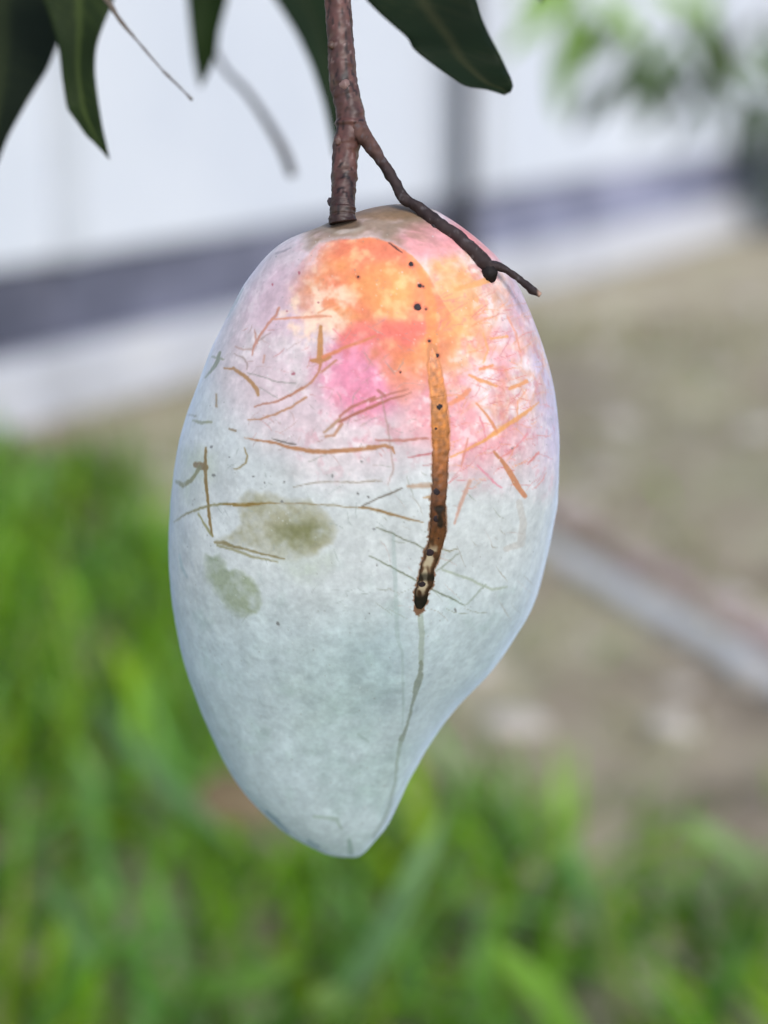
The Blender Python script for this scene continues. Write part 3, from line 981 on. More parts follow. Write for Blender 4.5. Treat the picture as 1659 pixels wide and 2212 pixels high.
    blend((136, 112, 88), col_a * smooth(.42, .62, fbm(P * np.array((.35, 1, 1)), 420, 3, 71)) * .45)
    # faint orange tail leading into the sap streak
    d = seg_dist(X + (f3 - .5) * 8, Y, c4((520, 520), (570, 640), (600, 800), (600, 950), (605, 1100), (630, 1300)), [14, 20, 24, 26, 26, 26])
    blend((238, 150, 84), smooth(5, -5, d) * .75)
    # grain
    col[:] *= (1 + (f3 - .5) * .14 + (g1 - .5) * .12 + (f2 - .5) * .05 + (f5 - .5) * .10)[:, None]
    fr = np.where(front)[0]
    fx, fy = X[fr], Y[fr]
    jx = fx + (f3[fr] - .5) * 7 + (vnoise(P[fr], 1500, 31) - .5) * 4
    jy = fy + (vnoise(P[fr], 420, 33) - .5) * 7 + (vnoise(P[fr], 1500, 35) - .5) * 4
    dry = .75 + .5 * vnoise(P[fr], 900, 41)
    kx = fx + (f3[fr] - .5) * 3 + (vnoise(P[fr], 1600, 31) - .5) * 2.2
    ky = fy + (vnoise(P[fr], 420, 33) - .5) * 3 + (vnoise(P[fr], 1600, 35) - .5) * 2.2

    def sel(poly, pad):
        a = np.array(poly)
        return np.where((fx > a[:, 0].min() - pad) & (fx < a[:, 0].max() + pad) & (fy > a[:, 1].min() - pad) & (fy < a[:, 1].max() + pad))[0]

    def put(idx, c, a):
        g = fr[idx]
        a = np.clip(a, 0, 1)[:, None]
        col[g] = col[g] * (1 - a) + np.array(c, float) * a

    for poly, c, s, soft in AREAS:
        i = sel(poly, 30)
        d = poly_sd(jx[i], jy[i], poly)
        mot = .55 + 1.3 * (f2[fr[i]] - .5) + 1.5 * (f3[fr[i]] - .5) + .8 * (f5[fr[i]] - .5)
        put(i, c, smooth(soft * 1.3, -soft * 1.6, d + (f2[fr[i]] - .5) * 26 + (f3[fr[i]] - .5) * 16) * s * np.clip(mot + .25, .1, 1.15))
    rs_ = np.random.default_rng(5)
    # fine abrasion lines
    for _ in range(420):
        u = rs_.uniform()
        if u < .52:
            x, y = rs_.uniform(930, 1170), rs_.uniform(640, 1060); ang = rs_.normal(-.42, .35); L = rs_.uniform(8, 55); c = [(232, 140, 128), (238, 160, 110), (214, 120, 118)][rs_.integers(3)]
        elif u < .75:
            x, y = rs_.uniform(520, 900), rs_.uniform(700, 980); ang = rs_.normal(-.25, .6); L = rs_.uniform(8, 50); c = [(206, 140, 134), (190, 150, 140), (170, 150, 146)][rs_.integers(3)]
        elif u < .9:
            x, y = rs_.uniform(800, 1130), rs_.uniform(980, 1330); ang = rs_.normal(.45, .45); L = rs_.uniform(8, 60); c = [(168, 160, 146), (150, 152, 134), (200, 180, 172)][rs_.integers(3)]
        else:
            x, y = rs_.uniform(430, 860), rs_.uniform(980, 1350); ang = rs_.normal(.1, .7); L = rs_.uniform(6, 40); c = (164, 172, 166)
        bend = rs_.normal(0, .18)
        pts = [(x, y)]
        for q in range(3):
            pts.append((pts[-1][0] + math.cos(ang) * L / 3, pts[-1][1] + math.sin(ang) * L / 3)); ang += bend
        wd = rs_.uniform(.9, 2.4)
        i = sel(pts, 8)
        if len(i) == 0: continue
        d = seg_dist(kx[i], ky[i], pts, [wd * .3, wd, wd, wd * .2])
        put(i, c, smooth(1.2, -1.0, d) * rs_.uniform(.35, .75))
    for poly, ws, c, s in MARKS:
        i = sel(poly, 24)
        d = seg_dist(kx[i], ky[i], poly, list(ws))
        put(i, c, smooth(2.0, -1.8, d) * s * np.clip(.25 + .95 * dry[i] + (f5[fr[i]] - .5) * 1.0, .25, 1.08))
    # bruised skin bordering the streak
    i = sel(STREAK, 40)
    d = seg_dist(jx[i], jy[i], STREAK, STREAK_W)
    hair = np.abs(np.sin(fy[i] * .9 + f3[fr[i]] * 9)) ** 5 * (fx[i] < 945)
    put(i, (116, 76, 46), smooth(2.5, -1.5, d - hair * 3.2 * smooth(1000, 1060, fy[i])) * smooth(940, 1040, fy[i]) * .9)
    put(i, (206, 132, 84), smooth(2.5, -1.5, d) * smooth(1040, 940, fy[i]) * .85)
    for (x, y), r in DOTS:
        i = np.where((np.abs(fx - x) < 12) & (np.abs(fy - y) < 12))[0]
        d = np.hypot(jx[i] - x, jy[i] - y)
        put(i, (118, 116, 112) if y > 900 else (178, 92, 104), smooth(r + 1.5, r - 1.2, d) * .8)
    for (x, y), r in SPECKS:
        i = np.where((np.abs(fx - x) < 26) & (np.abs(fy - y) < 26))[0]
        d = np.hypot(jx[i] - x, jy[i] - y)
        put(i, (196, 84, 62), smooth(r + 5, r - 1, d) * .6)
    # pin-point lenticels
    for _ in range(900):
        x, y = rs_.uniform(380, 1200), rs_.uniform(500, 1800)
        i = np.where((np.abs(fx - x) < 4) & (np.abs(fy - y) < 4))[0]
        if len(i) == 0: continue
        r = rs_.uniform(.5, 1.5)
        d = np.hypot(fx[i] - x, fy[i] - y)
        c = (232, 236, 232) if rs_.uniform() < .55 else (150, 148, 142)
        put(i, c, smooth(r + 1.0, r - .6, d) * rs_.uniform(.3, .7))
    bloom = np.clip(1 - .9 * np.maximum(op, col_a) - .55 * blush * smooth(900, 650, Y) - .5 * smooth(620, 500, Y), .06, 1)
    return np.concatenate([lin(np.clip(col, 0, 255)), bloom[:, None]], 1)


m, nt, b = new_mat('mango_skin')
M['skin'] = m
a = nt.nodes.new('ShaderNodeVertexColor'); a.layer_name = 'tint'
tc = nt.nodes.new('ShaderNodeTexCoord')
gain = nt.nodes.new('ShaderNodeMix'); gain.data_type = 'RGBA'; gain.blend_type = 'MULTIPLY'
gain.inputs[0].default_value = 1.0
nz = nt.nodes.new('ShaderNodeTexNoise'); nz.inputs['Scale'].default_value = 900; nz.inputs['Detail'].default_value = 3
nt.links.new(tc.outputs['Object'], nz.inputs['Vector'])
cr = nt.nodes.new('ShaderNodeValToRGB')
SKIN_GAIN = 0.86
cr.color_ramp.elements[0].position = 0.3; cr.color_ramp.elements[0].color = (SKIN_GAIN * .9,) * 3 + (1,)
cr.color_ramp.elements[1].position = 0.7; cr.color_ramp.elements[1].color = (SKIN_GAIN * 1.06,) * 3 + (1,)
nt.links.new(nz.outputs['Fac'], cr.inputs['Fac'])
nt.links.new(a.outputs['Color'], gain.inputs[6]); nt.links.new(cr.outputs['Color'], gain.inputs[7])
nt.links.new(gain.outputs[2], b.inputs['Base Color'])
b.inputs['Roughness'].default_value = 0.48
b.inputs['Specular IOR Level'].default_value = 0.28
mulb = nt.nodes.new('ShaderNodeMath'); mulb.operation = 'MULTIPLY'; mulb.inputs[1].default_value = 0.8
nt.links.new(a.outputs['Alpha'], mulb.inputs[0]); nt.links.new(mulb.outputs[0], b.inputs['Sheen Weight'])
b.inputs['Sheen Roughness'].default_value = 0.45
b.inputs['Sheen Tint'].default_value = (0.62, 0.74, 1.0, 1)
b.inputs['Subsurface Weight'].default_value = 0.0
n2 = nt.nodes.new('ShaderNodeTexNoise'); n2.inputs['Scale'].default_value = 420; n2.inputs['Detail'].default_value = 4
nt.links.new(tc.outputs['Object'], n2.inputs['Vector'])
bp = nt.nodes.new('ShaderNodeBump'); bp.inputs['Strength'].default_value = 0.22; bp.inputs['Distance'].default_value = 0.0006
nt.links.new(n2.outputs['Fac'], bp.inputs['Height']); nt.links.new(bp.outputs['Normal'], b.inputs['Normal'])

NT, NAF, NAB = 820, 600, 120
mV, _, mNA = mango_grid(NT, NAF, NAB)
idx = np.tile(np.arange(mNA), NT)
front = idx < NAF
mC = paint_skin(mV, front)
mango_root = at(768, 1851, MD0 - math.tan(PITCH) * ((CY - 1851) * MD0 / FPX))
mango = empty('mango', tuple(mango_root))
tag(mango, 'large ripening mango with pale bluish bloom, orange pink blush and brown sap streak', 'mango')
mesh_obj('fruit_body', mV, grid_faces(NT, mNA), M['skin'], mango, colors=mC)

# dried sap streak: a thin crust that follows the skin
def poly_at(poly, ws, t):
    seg = [math.hypot(poly[k + 1][0] - poly[k][0], poly[k + 1][1] - poly[k][1]) for k in range(len(poly) - 1)]
    tot = sum(seg); s = t * tot
    for k, L in enumerate(seg):
        if s <= L or k == len(seg) - 1:
            u = min(1, s / L)
            x = poly[k][0] * (1 - u) + poly[k + 1][0] * u; y = poly[k][1] * (1 - u) + poly[k + 1][1] * u
            return x, y, ws[k] * (1 - u) + ws[k + 1] * u, (poly[k + 1][0] - poly[k][0]) / L, (poly[k + 1][1] - poly[k][1]) / L
        s -= L


def build_streak():
    NL, NW = 320, 18
    V, F, C = [], [], []
    ramp_y = [750, 800, 880, 950, 1010, 1060, 1100, 1160, 1200, 1250, 1310]
    ramp_c = np.array([(244, 152, 100), (222, 138, 84), (194, 122, 62), (186, 114, 54), (160, 94, 46), (120, 72, 42), (98, 56, 32), (112, 68, 36), (96, 60, 36), (76, 48, 30), (60, 36, 22)], float)
    for k in range(NL + 1):
        t = k / NL
        x, y, wd, tx, ty = poly_at(STREAK, STREAK_W, t)
        # average the tangent a little
        x2, y2, _, tx2, ty2 = poly_at(STREAK, STREAK_W, min(1, t + .02)); x1, y1, _, _, _ = poly_at(STREAK, STREAK_W, max(0, t - .02))
        L = math.hypot(x2 - x1, y2 - y1) + 1e-6
        tx, ty = (x2 - x1) / L, (y2 - y1) / L
        endf = min(1, t * 14) ** .5 * min(1, (1 - t) * 40 + .25) ** .5
        for j in range(NW + 1):
            u = j / NW * 2 - 1
            rag = 1 + .18 * mnoise.noise((t * 45, 4 if u > 0 else 9, 0)) + .16 * mnoise.noise((t * 190, 4 if u > 0 else 9, 3)) * smooth(850, 1000, y)
            off = float(u * wd / 2 * rag * endf)
            px, py = x - ty * off, y + tx * off
            p, n, _d = on_mango(px, py)
            h = (1 - u ** 4) * .00010 + .00004
            h += .00008 * mnoise.noise((px * .09, py * .09, 2)) * (1 - u * u) + .00012 * abs(u) ** 4 * (1 - abs(u) ** 12) * smooth(950, 1100, py)
            if abs(u) == 1: h = -.00008
            V.append(p + n * float(h))
            c = np.array([np.interp(py, ramp_y, ramp_c[:, q]) for q in range(3)])
            nz_ = mnoise.noise((px * .11, py * .07, 7)) + .5 * mnoise.noise((px * .35, py * .3, 1))
            c = c * (1 + .30 * nz_)
            # dark rim lower down
            c = c * (1 - .35 * abs(u) ** 3 * smooth(900, 1050, py))
            # dark clots
            dk = smooth(.15, .5, mnoise.noise((px * .05, py * .045, 11))) * smooth(960, 1050, py)
            c = c * (1 - .65 * dk)
            # flaked pale centre near the lower end
            pale = smooth(1165, 1195, py) * smooth(1300, 1270, py) * smooth(.75, .35, abs(u - .15)) * smooth(-.2, .2, mnoise.noise((px * .09, py * .05, 17)) + .12)
            c = c * (1 - pale) + np.array((196, 178, 150)) * pale
            c = c * (1 - .55 * smooth(1232, 1244, py) * smooth(1258, 1250, py)) 
            c = c * (1 - .6 * smooth(1280, 1292, py))
            C.append(lin(np.clip(c, 0, 255)) * SKIN_GAIN)
    W = NW + 1
    for k in range(NL):
        for j in range(NW):
            a0 = k * W + j
            F.append((a0, a0 + W, a0 + W + 1, a0 + 1))
    return V, F, np.array(C)


M['sap'] = foliage('dried_sap', 0.38, 0.0, spec=0.5)
V, F, C = build_streak()
o = mesh_obj('sap_streak', V, F, M['sap'], mango, colors=C)
o['label'] = 'brown dried sap streak running down the fruit'
M['speck'] = mottled('black_sap_spot', [(0.3, (0.008, 0.006, 0.008)), (0.7, (0.03, 0.016, 0.02))], scale=900, rough=0.6, bump=0.2, spec=0.3)


def speck(xy, r, lift):
    p0, n, d = on_mango(*xy)
    rr = r * 1.15 * d / FPX
    s = n.cross(Vector((.3, .2, 1))).normalized(); u = n.cross(s)
    V, F = [], []
    K = 14
    for ring, (q, h) in enumerate(((1.0, -.25), (.92, .18), (.6, .34))):
        for k in range(K):
            a_ = 2 * math.pi * k / K
            f_ = 1 + .22 * mnoise.noise((math.cos(a_) * 1.4, math.sin(a_) * 1.4, xy[0]))
            V.append(p0 + (s * math.cos(a_) + u * math.sin(a_)) * rr * q * f_ + n * (rr * h * .22 + lift))
    V.append(p0 + n * (rr * .09 + lift))
    for ring in range(2):
        for k in range(K):
            F.append((ring * K + k, ring * K + (k + 1) % K, (ring + 1) * K + (k + 1) % K, (ring + 1) * K + k))
    for k in range(K):
        F.append((2 * K + k, 2 * K + (k + 1) % K, 3 * K))
    mesh_obj('sap_spot', V, F, M['speck'], mango)


for xy, r in SPECKS: speck(xy, r, 0.0)
for xy, r in STREAK_SPECKS: speck(xy, r, 0.00010)

# ------------------------------------------------------------------ mango tree: trunk, branch, stalk, leaves
TX, TY = -0.78, 0.75
tree = empty('mango_tree', (TX, TY, 0))
tag(tree, 'mango tree with reddish brown fruit stalk and long dark green hanging leaves', 'tree')
trunk_pts = [(TX, TY, -0.05), (TX + .01, TY, .5), (TX - .015, TY + .02, 1.0), (TX + .02, TY + .03, 1.5), (TX + .05, TY + .05, 2.1)]
V, F = tube_vf(trunk_pts, [.065, .052, .046, .036, .016], 18, bump=.005, bump_scale=22, rings=50)
trunk = mesh_obj('trunk', V, F, M['bark'], tree)
stalk_top = at(728, -130, 0.382)
limbs = [
    [(TX, TY + .02, 1.02), (-.5, .62, 1.10), (-.2, .47, 1.06), (stalk_top.x + .00, stalk_top.y + .02, 0.98), (stalk_top.x, stalk_top.y, stalk_top.z)],
    [(TX, TY + .02, 1.15), (-.35, .72, 1.25), (0.05, .62, 1.16), (.14, .50, .985)],
    [(TX, TY, 1.4), (-1.1, .6, 1.75), (-1.45, .45, 1.9)],
    [(TX + .02, TY + .03, 1.55), (-.6, 1.15, 1.9), (-.45, 1.5, 2.05)],
    [(TX, TY + .02, 1.2), (-1.05, 1.0, 1.5), (-1.3, 1.3, 1.65)],
]
for k, L in enumerate(limbs):
    r0 = [.020, .016, .020, .018, .018][k]
    n = len(L)
    rad = [r0 + (.0033 - r0) * (i / (n - 1)) ** .7 for i in range(n)]
    V, F = tube_vf(L, rad, 10, bump=.0015, bump_scale=50, rings=40)
    mesh_obj('limb', V, F, M['bark'], tree)

# fruit stalk with leaf scars and rings
ST = [(728, -130, 50), (729, -40, 54), (730, 0, 57), (733, 50, 57), (737, 110, 57), (741, 170, 60), (750, 215, 60), (757, 250, 62), (756, 285, 62), (748, 315, 58), (745, 345, 56), (743, 390, 54), (741, 430, 52), (740, 455, 54), (740, 472, 58), (741, 480, 62)]
SD = 0.381
_foot = on_mango(741, 490)[2] + 0.0016
pts = [at(x, y, SD + (_foot - SD) * float(smooth(330, 470, y))) for x, y, _ in ST]
rad = [wd / 2 * SD / FPX for _, _, wd in ST]


def stalk_rings(t):
    r = 1.0
    for c0, wd, amp in ((.50, .012, .10), (.72, .010, .09), (.735, .008, -.05), (.86, .010, .07), (.9, .008, -.05), (.30, .010, .05)):
        r += amp * math.exp(-((t - c0) / wd) ** 2)
    if .73 < t < .86: r += .012 * math.sin(t * 420)
    return r


V, F = tube_vf(pts, rad, 40, bump=.00022, bump_scale=700, rings=260, ringfun=stalk_rings)
Pn = np.array([tuple(v) for v in V])
Q = Pn * np.array((1, 1, .22))
g = fbm(Q, 900, 3, 3); g2 = fbm(Pn, 350, 3, 6); g3 = fbm(Pn * np.array((1, 1, .5)), 1300, 2, 8)
base = np.array((0.118, 0.048, 0.040))[None] * (0.25 + 1.5 * g ** 1.3)[:, None]
base = base * (1 - .5 * smooth(.52, .68, g2))[:, None] + np.array((.16, .10, .075)) * (.5 * smooth(.52, .68, g2))[:, None]
hl = smooth(.70, .80, g3)[:, None] * .45
base = base * (1 - hl) + np.array((.34, .23, .22)) * hl
crk = smooth(.40, .30, fbm(Pn * np.array((1, 1, .12)), 1500, 2, 28))[:, None]
base = base * (1 - .75 * crk)
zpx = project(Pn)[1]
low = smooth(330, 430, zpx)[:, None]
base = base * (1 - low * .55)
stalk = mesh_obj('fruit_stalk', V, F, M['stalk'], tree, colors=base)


def knob(px, py, r, col, depth):
    c = at(px, py, depth)
    bm = bmesh.new()
    bmesh.ops.create_icosphere(bm, subdivisions=3, radius=1)
    rr = r * SD / FPX
    V = []
    for v in bm.verts:
        q = v.co * (1 + .25 * mnoise.noise(v.co * 2.1 + Vector((px, py, 0))))
        V.append(c + (RGT * q.x + UPV * q.y * 1.15 + FWD * q.z * .8) * rr)
    bm.verts.index_update()
    F = [tuple(v.index for v in f.verts) for f in bm.faces]
    bm.free()
    return V, F, np.tile(np.array(col), (len(V), 1))


for (px, py, r, colr) in ((744, 183, 13, (.22, .13, .12)), (755, 388, 8, (.25, .17, .18)), (731, 304, 9, (.13, .07, .06)), (716, 98, 8, (.09, .05, .04)), (716, 436, 9, (.06, .04, .045))):
    V, F, C = knob(px, py, r, colr, SD - 0.0022)
    sub_obj('leaf_scar', V, F, M['stalk'], stalk, colors=C)

TW = [(762, 262, 40), (778, 285, 40), (797, 310, 33), (820, 342, 26), (850, 388, 23), (872, 427, 24), (905, 449, 25), (945, 480, 27), (990, 513, 28), (1030, 550, 30), (1054, 574, 31), (1074, 575, 22), (1095, 584, 15), (1120, 602, 15), (1147, 624, 17), (1168, 637, 14)]
pts, rad = [], []
for k, (x, y, wd) in enumerate(TW):
    p, n, d = on_mango(x, y)
    t = k / (len(TW) - 1)
    dep = SD - .001 - .004 * t
    if d is not None and y < 600:
        dep = min(dep, d - wd / 2 * SD / FPX * 0.9)
    if y >= 425:
        dep = min(dep, pts_dep) if x > 1060 else dep
    pts_dep = dep
    pts.append([x, y, dep])
dd = np.array([p[2] for p in pts])
for _ in range(2):
    dd[1:-1] = np.minimum(dd[1:-1], .25 * dd[:-2] + .5 * dd[1:-1] + .25 * dd[2:])
pts = [at(p[0], p[1], float(q)) for p, q in zip(pts, dd)]
rad = [wd / 2 * float(q) / FPX for (_, _, wd), q in zip(TW, dd)]
V, F = tube_vf(pts, rad, 28, bump=.00028, bump_scale=480, rings=230)
Pn = np.array([tuple(v) for v in V])
g = fbm(Pn, 700, 3, 5); g2 = fbm(Pn, 1300, 2, 15)
xp, yp, _ = project(Pn)
base = np.array((.034, .022, .023))[None] * (.5 + 1.0 * g)[:, None]
up = smooth(380, 290, yp)[:, None]
base = base * (1 - up) + np.array((.12, .06, .05)) * (.5 + g)[:, None] * up
hl = smooth(.62, .78, g2)[:, None] * .45
base = base * (1 - hl) + np.array((.13, .115, .125)) * hl
tipm = smooth(1158, 1166, xp)[:, None]
base = base * (1 - tipm) + np.array((.42, .26, .20)) * tipm
twig = sub_obj('side_twig', V, F, M['twig'], stalk, colors=base)
dep_k = float(dd[10])
for (px, py, r, colr) in ((1058, 589, 17, (.012, .008, .008)), (938, 492, 9, (.03, .025, .028)), (1018, 530, 9, (.04, .036, .04)), (866, 425, 8, (.04, .03, .03)), (822, 345, 8, (.12, .08, .08))):
    dq = float(np.interp(px, [q[0] for q in TW], dd))
    V, F, C = knob(px, py, r, colr, dq - 0.0004)
    mesh_obj('twig_node', V, F, M['twig'], tree, colors=C)

# the leaves in view
LEAVES = [
    dict(left=[(1, -190), (60, -80), (95, 0), (122, 80), (130, 130), (133, 165), (144, 234), (150, 243), (168, 267), (186, 294), (205, 310), (234, 343)],
         right=[(205, -190), (262, -80), (247, 0), (222, 55), (207, 100), (204, 150), (210, 205), (217, 250), (222, 278), (227, 300), (232, 322), (237, 344)], depths=[.46, .445, .435], seed=1, col=(.016, .027, .008), mid=(.05, .072, .018)),
    dict(left=[(-180, -200), (-150, -80), (-125, 0), (-115, 100), (-100, 200), (-75, 290), (-50, 350), (-25, 395)],
         right=[(120, -200), (142, -80), (138, 0), (128, 85), (103, 148), (62, 214), (18, 292), (-22, 397)], depths=[.50, .48, .465], seed=2, col=(.010, .015, .008), mid=(.022, .03, .012)),
    dict(left=[(400, -190), (395, -80), (404, 0), (411, 70), (417, 120), (424, 160), (432, 188)],
         right=[(500, -190), (502, -80), (492, 0), (474, 65), (470, 105), (456, 145), (434, 190)], depths=[.58, .57, .57], seed=3, col=(.012, .026, .004), mid=(.02, .036, .008)),
    dict(left=[(440, -210), (520, -100), (598, 5), (640, 72), (672, 140), (698, 220), (712, 285), (722, 337)],
         right=[(560, -230), (650, -110), (718, -10), (738, 70), (748, 150), (749, 220), (741, 290), (725, 339)], depths=[.57, .55, .54], seed=4, col=(.013, .025, .010), mid=(.02, .03, .012)),
    dict(left=[(660, -190), (715, -100), (790, 0), (832, 40), (868, 70), (884, 86), (890, 103), (915, 124), (950, 150), (1003, 187), (1050, 192), (1090, 205)],
         right=[(930, -230), (990, -120), (1028, -10), (1040, 35), (1056, 72), (1073, 105), (1086, 130), (1096, 152), (1103, 166), (1107, 178), (1109, 186), (1104, 198)], depths=[.43, .415, .408], seed=5, col=(.008, .016, .006), mid=(.026, .03, .012)),
    dict(left=[(1120, -170), (1145, -80), (1158, -30), (1168, 6)], right=[(1200, -170), (1192, -80), (1182, -30), (1171, 7)], depths=[.47, .46, .46], seed=6, col=(.022, .032, .014), mid=(.04, .05, .02)),
]
for L in LEAVES:
    V, F, C = leaf_strip(L['left'], L['right'], L['depths'], seed=L['seed'], col=L['col'], mid_c=L['mid'])
    mesh_obj('leaf', V, F, M['leaf'], tree, colors=C)
    # petiole up to the branch
    top = V[5]
    tgt = min(((Vector(l[i]) + Vector(l[i + 1])) / 2 for l in limbs[:2] for i in range(len(l) - 1)), key=lambda q: (q - top).length)
    pv, pf = tube_vf([top, top.lerp(tgt, .4) + Vector((0, 0, .02)), tgt], [.0014, .0013, .0022], 8, rings=14)
    mesh_obj('petiole', pv, pf, M['bark'], tree)

# thin dead twigs hanging between the leaves
def hang_twig(pix, depth, mat, up=(0, 0, .16)):
    pts = [at(x, y, depth) for x, y, _ in pix]
    r = [wd / 2 * depth / FPX for _, _, wd in pix]
    lead = [pts[0] + Vector(up) * q for q in (1, .6, .3, .12)]
    pts = lead + pts; r = [r[0] * q for q in (1.3, 1.2, 1.1, 1.0)] + r
    V, F = tube_vf(pts, r, 12, bump=.00015, bump_scale=500, rings=70)
    mesh_obj('dead_twig', V, F, mat, tree)


hang_twig([(215, -45, 12), (240, 12, 12), (258, 42, 9), (300, 92, 5), (350, 150, 4.5), (395, 195, 4), (415, 216, 7)], .42, M['bark'], (-.02, .05, .22))
hang_twig([(430, 20, 10), (480, 140, 11), (530, 195, 14), (575, 260, 17), (612, 325, 21), (632, 380, 20)], .61, M['dead_twig'], (-.02, .02, .2))

# crown above the frame
V, F, C = [], [], []
cr_rng = np.random.default_rng(3)
ends = [Vector(l[-1]) for l in limbs[2:]] + [Vector((TX + .05, TY + .05, 2.1)), Vector((TX - .2, TY + .25, 1.75)), Vector((TX + .25, TY + .35, 1.7))]
for e in ends:
    for _ in range(70):
        dv = Vector(cr_rng.normal(0, 1, 3)); dv.normalize()
        p = e + dv * cr_rng.uniform(.02, .32)
        if p.z < 1.2: continue
        dirv = Vector((dv.x, dv.y, dv.z * .4 - .6))
        c = np.array((.035, .075, .02)) * cr_rng.uniform(.7, 1.5)
        v, f, cc = hang_leaf(p, dirv, (cr_rng.normal(), cr_rng.normal(), 1.2), cr_rng.uniform(.14, .24), cr_rng.uniform(.03, .05), c)
        k = len(V); V += v; C += cc
        F += [tuple(i + k for i in q) for q in f]
mesh_obj('crown', V, F, M['far_leaf'], tree, colors=np.array(C))

# ------------------------------------------------------------------ young tree behind, reaching in from the right
yt = empty('young_tree', (.92, 2.75, 0))
tag(yt, 'slender young tree with light green drooping leaves in front of the white fence', 'tree')
V, F = tube_vf([(.92, 2.75, -.04), (.93, 2.74, .5), (.90, 2.72, 1.0), (.92, 2.7, 1.6)], [.022, .018, .013, .006], 12, bump=.001, bump_scale=40, rings=30)
mesh_obj('trunk', V, F, M['bark'], yt)
twigs = [
    [(.905, 2.72, .95), (.70, 2.62, 1.03), (.45, 2.55, .98), (.28, 2.5, .86)],
    [(.91, 2.73, .80), (.75, 2.65, .90), (.58, 2.6, .87), (.44, 2.55, .74)],
    [(.92, 2.74, .60), (.75, 2.68, .80), (.62, 2.63, .82), (.52, 2.6, .70)],
]
for tw in twigs:
    V, F = tube_vf(tw, [.009, .006, .004, .002], 8, rings=24)
    mesh_obj('branch', V, F, M['bark'], yt)
yr = np.random.default_rng(9)


def put_leaf(pix, d, L, W, dirv, col, parent, nrm=None):
    p = at(pix[0], pix[1], d)
    v, f, c = hang_leaf(p, dirv, nrm or (yr.normal() * .4, -1, .3), L, W, col, droop=.3)
    mesh_obj('leaf', v, f, M['far_leaf'], parent, colors=np.array(c))


LG, MG, DG = np.array((.22, .36, .08)), np.array((.10, .16, .055)), np.array((.06, .085, .05))
for pix, L, W, dv, c in (
        ((1250, -30), .19, .030, (-.12, 0, -1), LG), ((1268, 20), .10, .026, (-.15, 0, -1), LG * .8), ((1225, 60), .12, .026, (-.12, 0, -1), LG * .8),
        ((1230, -10), .12, .028, (-.9, 0, -.7), LG * 1.1), ((1290, -20), .10, .030, (.6, 0, -.6), LG), ((1250, -40), .10, .034, (-.7, 0, -.2), LG),
        ((1400, -20), .10, .026, (.9, 0, -.3), LG * .9), ((1540, -60), .12, .026, (-.1, 0, -1), LG * .8),
        ((1430, 60), .11, .024, (-.7, 0, -.8), MG), ((1470, 80), .11, .026, (-.5, 0, -1), MG), ((1500, 90), .10, .026, (.7, 0, -.7), MG),
        ((1380, 150), .09, .022, (-.9, 0, -.6), DG), ((1440, 190), .08, .022, (-.6, 0, -.9), DG), ((1520, 180), .08, .022, (.2, 0, -1), DG), ((1400, 110), .09, .02, (-.3, 0, -1), MG),
        ((1460, 110), .08, .022, (.5, 0, -.9), DG), ((1560, 120), .09, .024, (.9, 0, -.4), MG), ((1600, 210), .08, .022, (.8, 0, -.6), DG), ((1350, 60), .08, .022, (-.8, 0, -.5), MG),
        ((1290, 190), .07, .018, (-.5, 0, -.9), DG), ((1340, 200), .06, .018, (-.7, 0, -.7), DG), ((1490, 230), .06, .018, (-.4, 0, -1), DG), ((1640, 60), .12, .03, (.5, 0, -.9), MG)):
    put_leaf(pix, yr.uniform(2.45, 2.6), L, W, dv, c * yr.uniform(.85, 1.1), yt)
for _ in range(20):
    put_leaf((yr.uniform(1300, 1640), yr.uniform(20, 220)), yr.uniform(2.5, 2.75), yr.uniform(.05, .10), yr.uniform(.018, .026), (yr.normal() * .7, 0, -.8), DG * yr.uniform(.7, 1.3), yt)
V, F, C = [], [], []
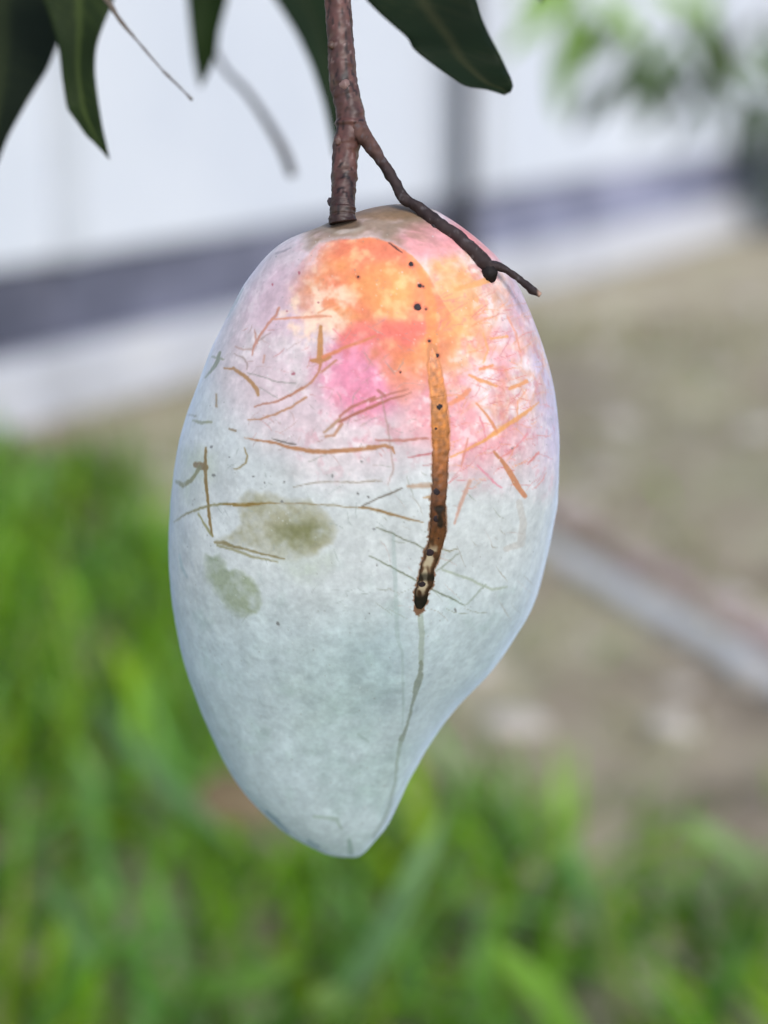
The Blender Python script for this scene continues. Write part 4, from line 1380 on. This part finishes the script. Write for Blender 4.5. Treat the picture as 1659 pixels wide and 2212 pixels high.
for _ in range(140):
    e = Vector((.92, 2.7, 1.5)) + Vector(yr.normal(0, .2, 3))
    if e.z < 1.2: continue
    v, f, cc = hang_leaf(e, (yr.normal(), yr.normal(), -.5), (yr.normal(), yr.normal(), 1), yr.uniform(.08, .16), yr.uniform(.02, .035), LG * yr.uniform(.4, .9))
    k = len(V); V += v; C += cc; F += [tuple(i + k for i in q) for q in f]
mesh_obj('crown', V, F, M['far_leaf'], yt, colors=np.array(C))

# dark bush at the foot of the fence
bc = gp(1700, 505)
bush = empty('bush', (bc.x, bc.y, 0))
tag(bush, 'dark green leafy bush at the foot of the fence', 'bush')
for k in range(6):
    a_ = k * 1.05
    V, F = tube_vf([(bc.x, bc.y, -.03), (bc.x + .06 * math.cos(a_), bc.y + .06 * math.sin(a_), .2), (bc.x + .15 * math.cos(a_), bc.y + .15 * math.sin(a_), .42)], [.008, .006, .003], 8, rings=12)
    mesh_obj('stem', V, F, M['bark'], bush)
V, F, C = [], [], []
for _ in range(520):
    dv = Vector(yr.normal(0, 1, 3)); dv.normalize()
    p = Vector((bc.x, bc.y, .32)) + Vector((dv.x * .20, dv.y * .17, dv.z * .26)) * yr.uniform(.3, 1) ** .6
    if p.z < .05: continue
    v, f, cc = hang_leaf(p, (dv.x, dv.y, -.3), (dv.x * .4, dv.y * .4, 1), yr.uniform(.05, .09), yr.uniform(.02, .03), np.array((.045, .08, .03)) * yr.uniform(.6, 1.4), n_t=4)
    k = len(V); V += v; C += cc; F += [tuple(i + k for i in q) for q in f]
mesh_obj('crown', V, F, M['far_leaf'], bush, colors=np.array(C))

# ------------------------------------------------------------------ fallen brown leaf resting on the grass
fp = gp(508, 1738, .15)
V, F, C = [], [], []
v, f, cc = hang_leaf(fp + Vector((-.035, .01, .004)), (1, -.1, -.05), (0.1, -.9, .7), .080, .044, (.24, .17, .11), fold=.3, droop=.25, n_t=10)
o = mesh_obj('fallen_leaf', v, f, M['dead_leaf'], None)
tag(o, 'curled brown dead leaf lying in the green grass', 'leaf')
md = o.modifiers.new('thickness', 'SOLIDIFY'); md.thickness = .0006
